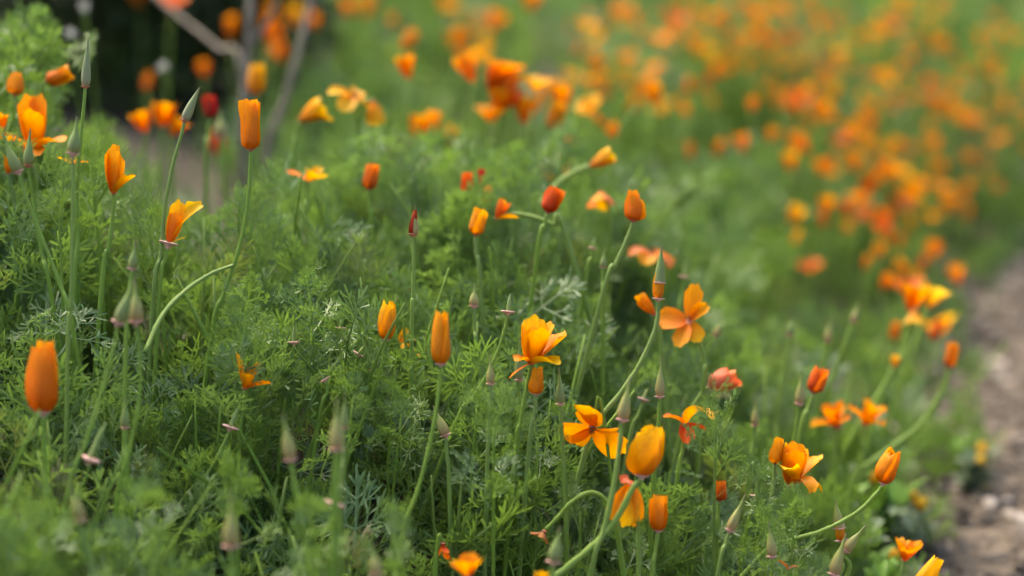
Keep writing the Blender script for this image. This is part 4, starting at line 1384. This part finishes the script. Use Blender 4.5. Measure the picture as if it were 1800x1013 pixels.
FAN, BRUSH, MIX = (0, 1, 2, 6), (3, 4, 5), (0, 1, 3, 4, 6, 7)
for args in [
        (692, 672, 2.03, 'pale leafy shoot below the golden-topped furled poppy', FAN, 11, .62, .075),
        (705, 735, 2.02, 'open leafy stalk under the pale leafy shoot', FAN, 8, .6, .09),
        (868, 752, 1.94, 'soft pale leafy shoot below the small pale bud', MIX, 11, .66, .08),
        (838, 720, 2.03, 'wispy leafy shoot left of the soft pale one', FAN, 9, .6, .08),
        (262, 400, 2.08, 'bushy bright green leaf tuft between two bud stems', BRUSH, 14, .62, .06),
        (160, 290, 2.1, 'bright green leaf tuft left of the tulip-shaped poppy', BRUSH, 10, .6, .05),
        (100, 310, 2.04, 'feathery leaf tuft beside the upright dark green bud', BRUSH, 10, .58, .05),
        (430, 560, 2.02, 'leafy shoot standing beside the long curved stem', MIX, 11, .66, .07),
        (545, 520, 2.06, 'grey-green leaf fan in front of the mound', FAN, 9, .72, .06),
        (620, 705, 2.0, 'yellowish young shoot behind the blurred olive bud', BRUSH, 9, .52, .05),
        (415, 850, 1.86, 'soft bright tuft above the large blurred brown bud', BRUSH, 10, .55, .05),
        (1258, 720, 2.06, 'leafy shoot right of the plump golden poppy', MIX, 11, .66, .08),
        (1330, 850, 2.06, 'feathery shoot left of the curly golden poppy', FAN, 9, .62, .08),
        (1395, 925, 2.03, 'leaf tuft below the arching stem', MIX, 13, .6, .06),
        (1350, 940, 2.0, 'leaf tuft around the brown upright bud', FAN, 10, .6, .06),
        (1020, 900, 2.02, 'grey leafy shoot below the star-shaped poppy', FAN, 10, .64, .08),
        (945, 770, 2.03, 'grey leafy shoot left of the straight bud stem', FAN, 9, .6, .07),
        (1090, 960, 2.0, 'leaf fan at the foot of the short furled poppy', FAN, 9, .64, .06),
        (60, 70, 2.4, 'tall bright feathery plant in the upper left corner', BRUSH, 14, .85, .12),
        (20, 100, 2.42, 'feathery plant at the very left edge up high', BRUSH, 12, .85, .12),
        (550, 930, 1.75, 'blurred leaf tuft right of the large brown bud', FAN, 9, .6, .06),
        (690, 940, 1.78, 'blurred yellow-green tuft left of the bottom poppy cup', BRUSH, 10, .6, .06),
        (250, 890, 1.72, 'blurred grey leaf fan in the lower left', FAN, 9, .66, .06),
        (60, 930, 1.72, 'blurred leaf fan in the lower left corner', FAN, 9, .66, .06)]:
    shoot(*args)


# ---------------- the dark shrub and its bare branches behind, weeds by the path
def leaf_quads(rng, centre, rad, n, lo, hi, inner=0.4):
    V, F = [], []
    for _ in range(n):
        d = Vector((rng.gauss(0, 1), rng.gauss(0, 1), rng.gauss(0, 1))).normalized()
        q = inner + (1 - inner) * rng.random() ** 0.5
        c = centre + Vector((d.x * rad[0], d.y * rad[1], d.z * rad[2])) * q * (0.85 + 0.25 * math.sin(d.x * 5 + d.z * 4))
        m = Euler((rng.uniform(-1.2, 1.2), rng.uniform(-1.2, 1.2), rng.uniform(0, 6.28))).to_matrix()
        L, W = rng.uniform(lo, hi), rng.uniform(lo, hi) * 0.45
        b = len(V)
        for (x, y, z) in ((0, 0, 0), (W * .5, L * .45, W * .12), (0, L * .5, 0), (-W * .5, L * .45, W * .12), (0, L, -L * .1)):
            V.append(c + m @ Vector((x, y, z)))
        F += [(b, b + 1, b + 2), (b, b + 2, b + 3), (b + 1, b + 4, b + 2), (b + 2, b + 4, b + 3)]
    return V, F


def dark_shrub(px, py, D, rad, n, label, seed):
    rng = random.Random(seed)
    c = at(px, py, D)
    gz = float(ground_z(c.x, c.y))
    e = bpy.data.objects.new('shrub', None)
    COL.objects.link(e)
    e.location = (c.x, c.y, gz)
    e['label'], e['category'], e['group'] = label, 'shrub', 'dark shrubs behind the flowers'
    top = Vector((0, 0, rad[2] * 1.05))
    V, F = leaf_quads(rng, top, rad, n, 0.02, 0.04, 0.3)
    obj('crown', mesh_from('crown', V, F, M['shrub']), e)
    V, F, UV = [], [], []
    for i in range(6):
        a = i * 1.05
        t = top + Vector((math.cos(a) * rad[0] * .6, math.sin(a) * rad[1] * .6, rad[2] * rng.uniform(-.1, .5)))
        tube_geo(catmull([Vector((math.cos(a) * .02, math.sin(a) * .02, -.02)), t * 0.5 + Vector((0, 0, .03)), t], 4), [0.008 - 0.0007 * j for j in range(9)], 6, V, F, UV)
    obj('branches', mesh_from('branches', V, F, M['bark'], UV), e)


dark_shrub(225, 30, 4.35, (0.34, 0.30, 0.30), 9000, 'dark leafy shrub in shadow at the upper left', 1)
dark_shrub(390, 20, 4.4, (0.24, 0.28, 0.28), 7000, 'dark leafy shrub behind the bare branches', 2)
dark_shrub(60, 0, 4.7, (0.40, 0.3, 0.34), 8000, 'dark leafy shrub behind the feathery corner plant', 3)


def bare_branch(path, D, r0, r1, label, twigs, seed):
    pts = [at(px, py, D + dd) for px, py, dd in path]
    root = Vector((pts[0].x, pts[0].y, float(ground_z(pts[0].x, pts[0].y)) - 0.01))
    pts = [root] + pts
    e = bpy.data.objects.new('bare_branch', None)
    COL.objects.link(e)
    e.location = root
    e['label'], e['category'], e['group'] = label, 'branch', 'bare branches below the shrub'
    tube('limb', pts, r0, r1, M['bark'], e, origin=root, sides=8, n=6, ridge=.04)
    for tw in twigs:
        tube('twig', [at(px, py, D + dd) for px, py, dd in tw], r1 * 1.1, r1 * 0.5, M['bark'], e, origin=root, sides=6, n=5, ridge=.03)


bare_branch([(425, 240, 0), (432, 150, 0), (438, 60, 0), (442, -60, .02)], 3.0, .0055, .004, 'upright grey forked branch bare of leaves at the upper left',
            [[(436, 85, 0), (462, 50, 0), (480, 20, 0), (500, -40, 0)]], 1)
bare_branch([(470, 270, 0), (500, 180, 0), (525, 90, 0), (545, 10, .02), (555, -60, .03)], 3.05, .0055, .004, 'brown branch leaning right beside the grey fork', [], 2)
bare_branch([(425, 125, 0.05), (385, 85, 0.1), (330, 40, .15), (275, -5, .2), (230, -50, .25)], 3.1, .004, .003, 'thin branch slanting up to the left across the dark shrub', [], 3)


def white_head(px, py, D, label, seed):
    rng = random.Random(seed)
    p = at(px, py, D)
    root = Vector((p.x + .01, p.y, float(ground_z(p.x, p.y)) - .005))
    e = bpy.data.objects.new('seed_head', None)
    COL.objects.link(e)
    e.location = root
    e['label'], e['category'], e['group'] = label, 'seed head', 'white seed heads'
    V, F = leaf_quads(rng, p - root, (.006, .006, .006), 40, .004, .007, .2)
    obj('fluff', mesh_from('fluff', V, F, M['white']), e)
    tube('stem', [p, (p + root) / 2 + Vector((.008, 0, 0)), root], .001, .0014, M['stem'], e, origin=root, sides=5, n=4)


white_head(124, 57, 3.0, 'round whitish seed head left of the tallest bud', 1)
white_head(287, 116, 3.0, 'round whitish seed head before the dark shrub', 2)
white_head(148, 12, 3.0, 'round whitish seed head at the top edge', 3)


def weed(px, py, D, label, mat, n, L, H, seed, buds=0):
    rng = random.Random(seed)
    p = at(px, py, D)
    gz = max(float(ground_z(p.x, p.y)), 0.0)
    e = bpy.data.objects.new('weed', None)
    COL.objects.link(e)
    e.location = (p.x, p.y, gz)
    e['label'], e['category'], e['group'] = label, 'plant', 'weeds along the path'
    meshes = []
    for k in range(3):
        V, Fc, UV = sheet_geo(4, 7, lambda u, v, k=k: (u * (.22 + .1 * k) * math.sin(math.pi * min(.97, v * .92 + .08)) ** .8, v, .18 * v - .35 * v * v + abs(u) * .06))
        meshes.append(mesh_from('leaf', V, Fc, M[mat], UV))
    for i in range(3):
        a = rng.uniform(0, 6.28)
        tp = Vector((math.cos(a) * H * .35, math.sin(a) * H * .35, H * rng.uniform(.7, 1)))
        tube('stem', [Vector((0, 0, -.01)), tp * .5 + Vector((0, 0, .01)), tp], .0022, .001, M['stem'], e, sides=6, n=4)
        for j in range(n // 3):
            t = (j + 1) / (n // 3)
            b = rng.uniform(0, 6.28)
            ln = rng.uniform(.5, 1.25)
            d = Vector((math.cos(b) * math.sin(ln), math.sin(b) * math.sin(ln), math.cos(ln)))
            m4 = (frame_from(d, Vector((0, 0, 1)), rng.gauss(0, .3)) * L * rng.uniform(.6, 1.1)).to_4x4()
            m4.translation = tp * t
            obj('leaf', meshes[rng.randrange(3)], e, mtx=m4)
        if i < buds:
            V, Fc, UV = lathe([(.001, 0), (.005, .003), (.006, .008), (.004, .013), (.001, .015)], 8)
            add('blossom', (V, Fc, UV), M['pale'], e, tp, Matrix.Identity(3))


weed(1712, 800, 2.85, 'dark green weed tuft standing alone on the gravel', 'weed_grey', 36, .030, .05, 1, 2)
weed(1690, 780, 2.95, 'small weed behind the tuft on the gravel', 'weed', 24, .025, .04, 2)
weed(1545, 760, 2.55, 'bright broad-leaved weed between the poppies and the path', 'weed', 27, .038, .08, 3, 1)
weed(1500, 800, 2.45, 'greyish weed under the twin crumpled poppies', 'weed_grey', 27, .032, .08, 4)
weed(1590, 880, 2.55, 'low greyish weed beside the arching poppy', 'weed_grey', 24, .026, .06, 5)
weed(1560, 960, 2.4, 'low green weed at the crumbling path edge', 'weed', 24, .028, .05, 6, 1)
weed(1640, 930, 2.6, 'small yellow-budded weed on the path edge', 'weed_grey', 21, .024, .06, 7, 3)
weed(1530, 1000, 2.35, 'leafy weed at the lower right under the pinkish buds', 'weed', 24, .028, .06, 8)
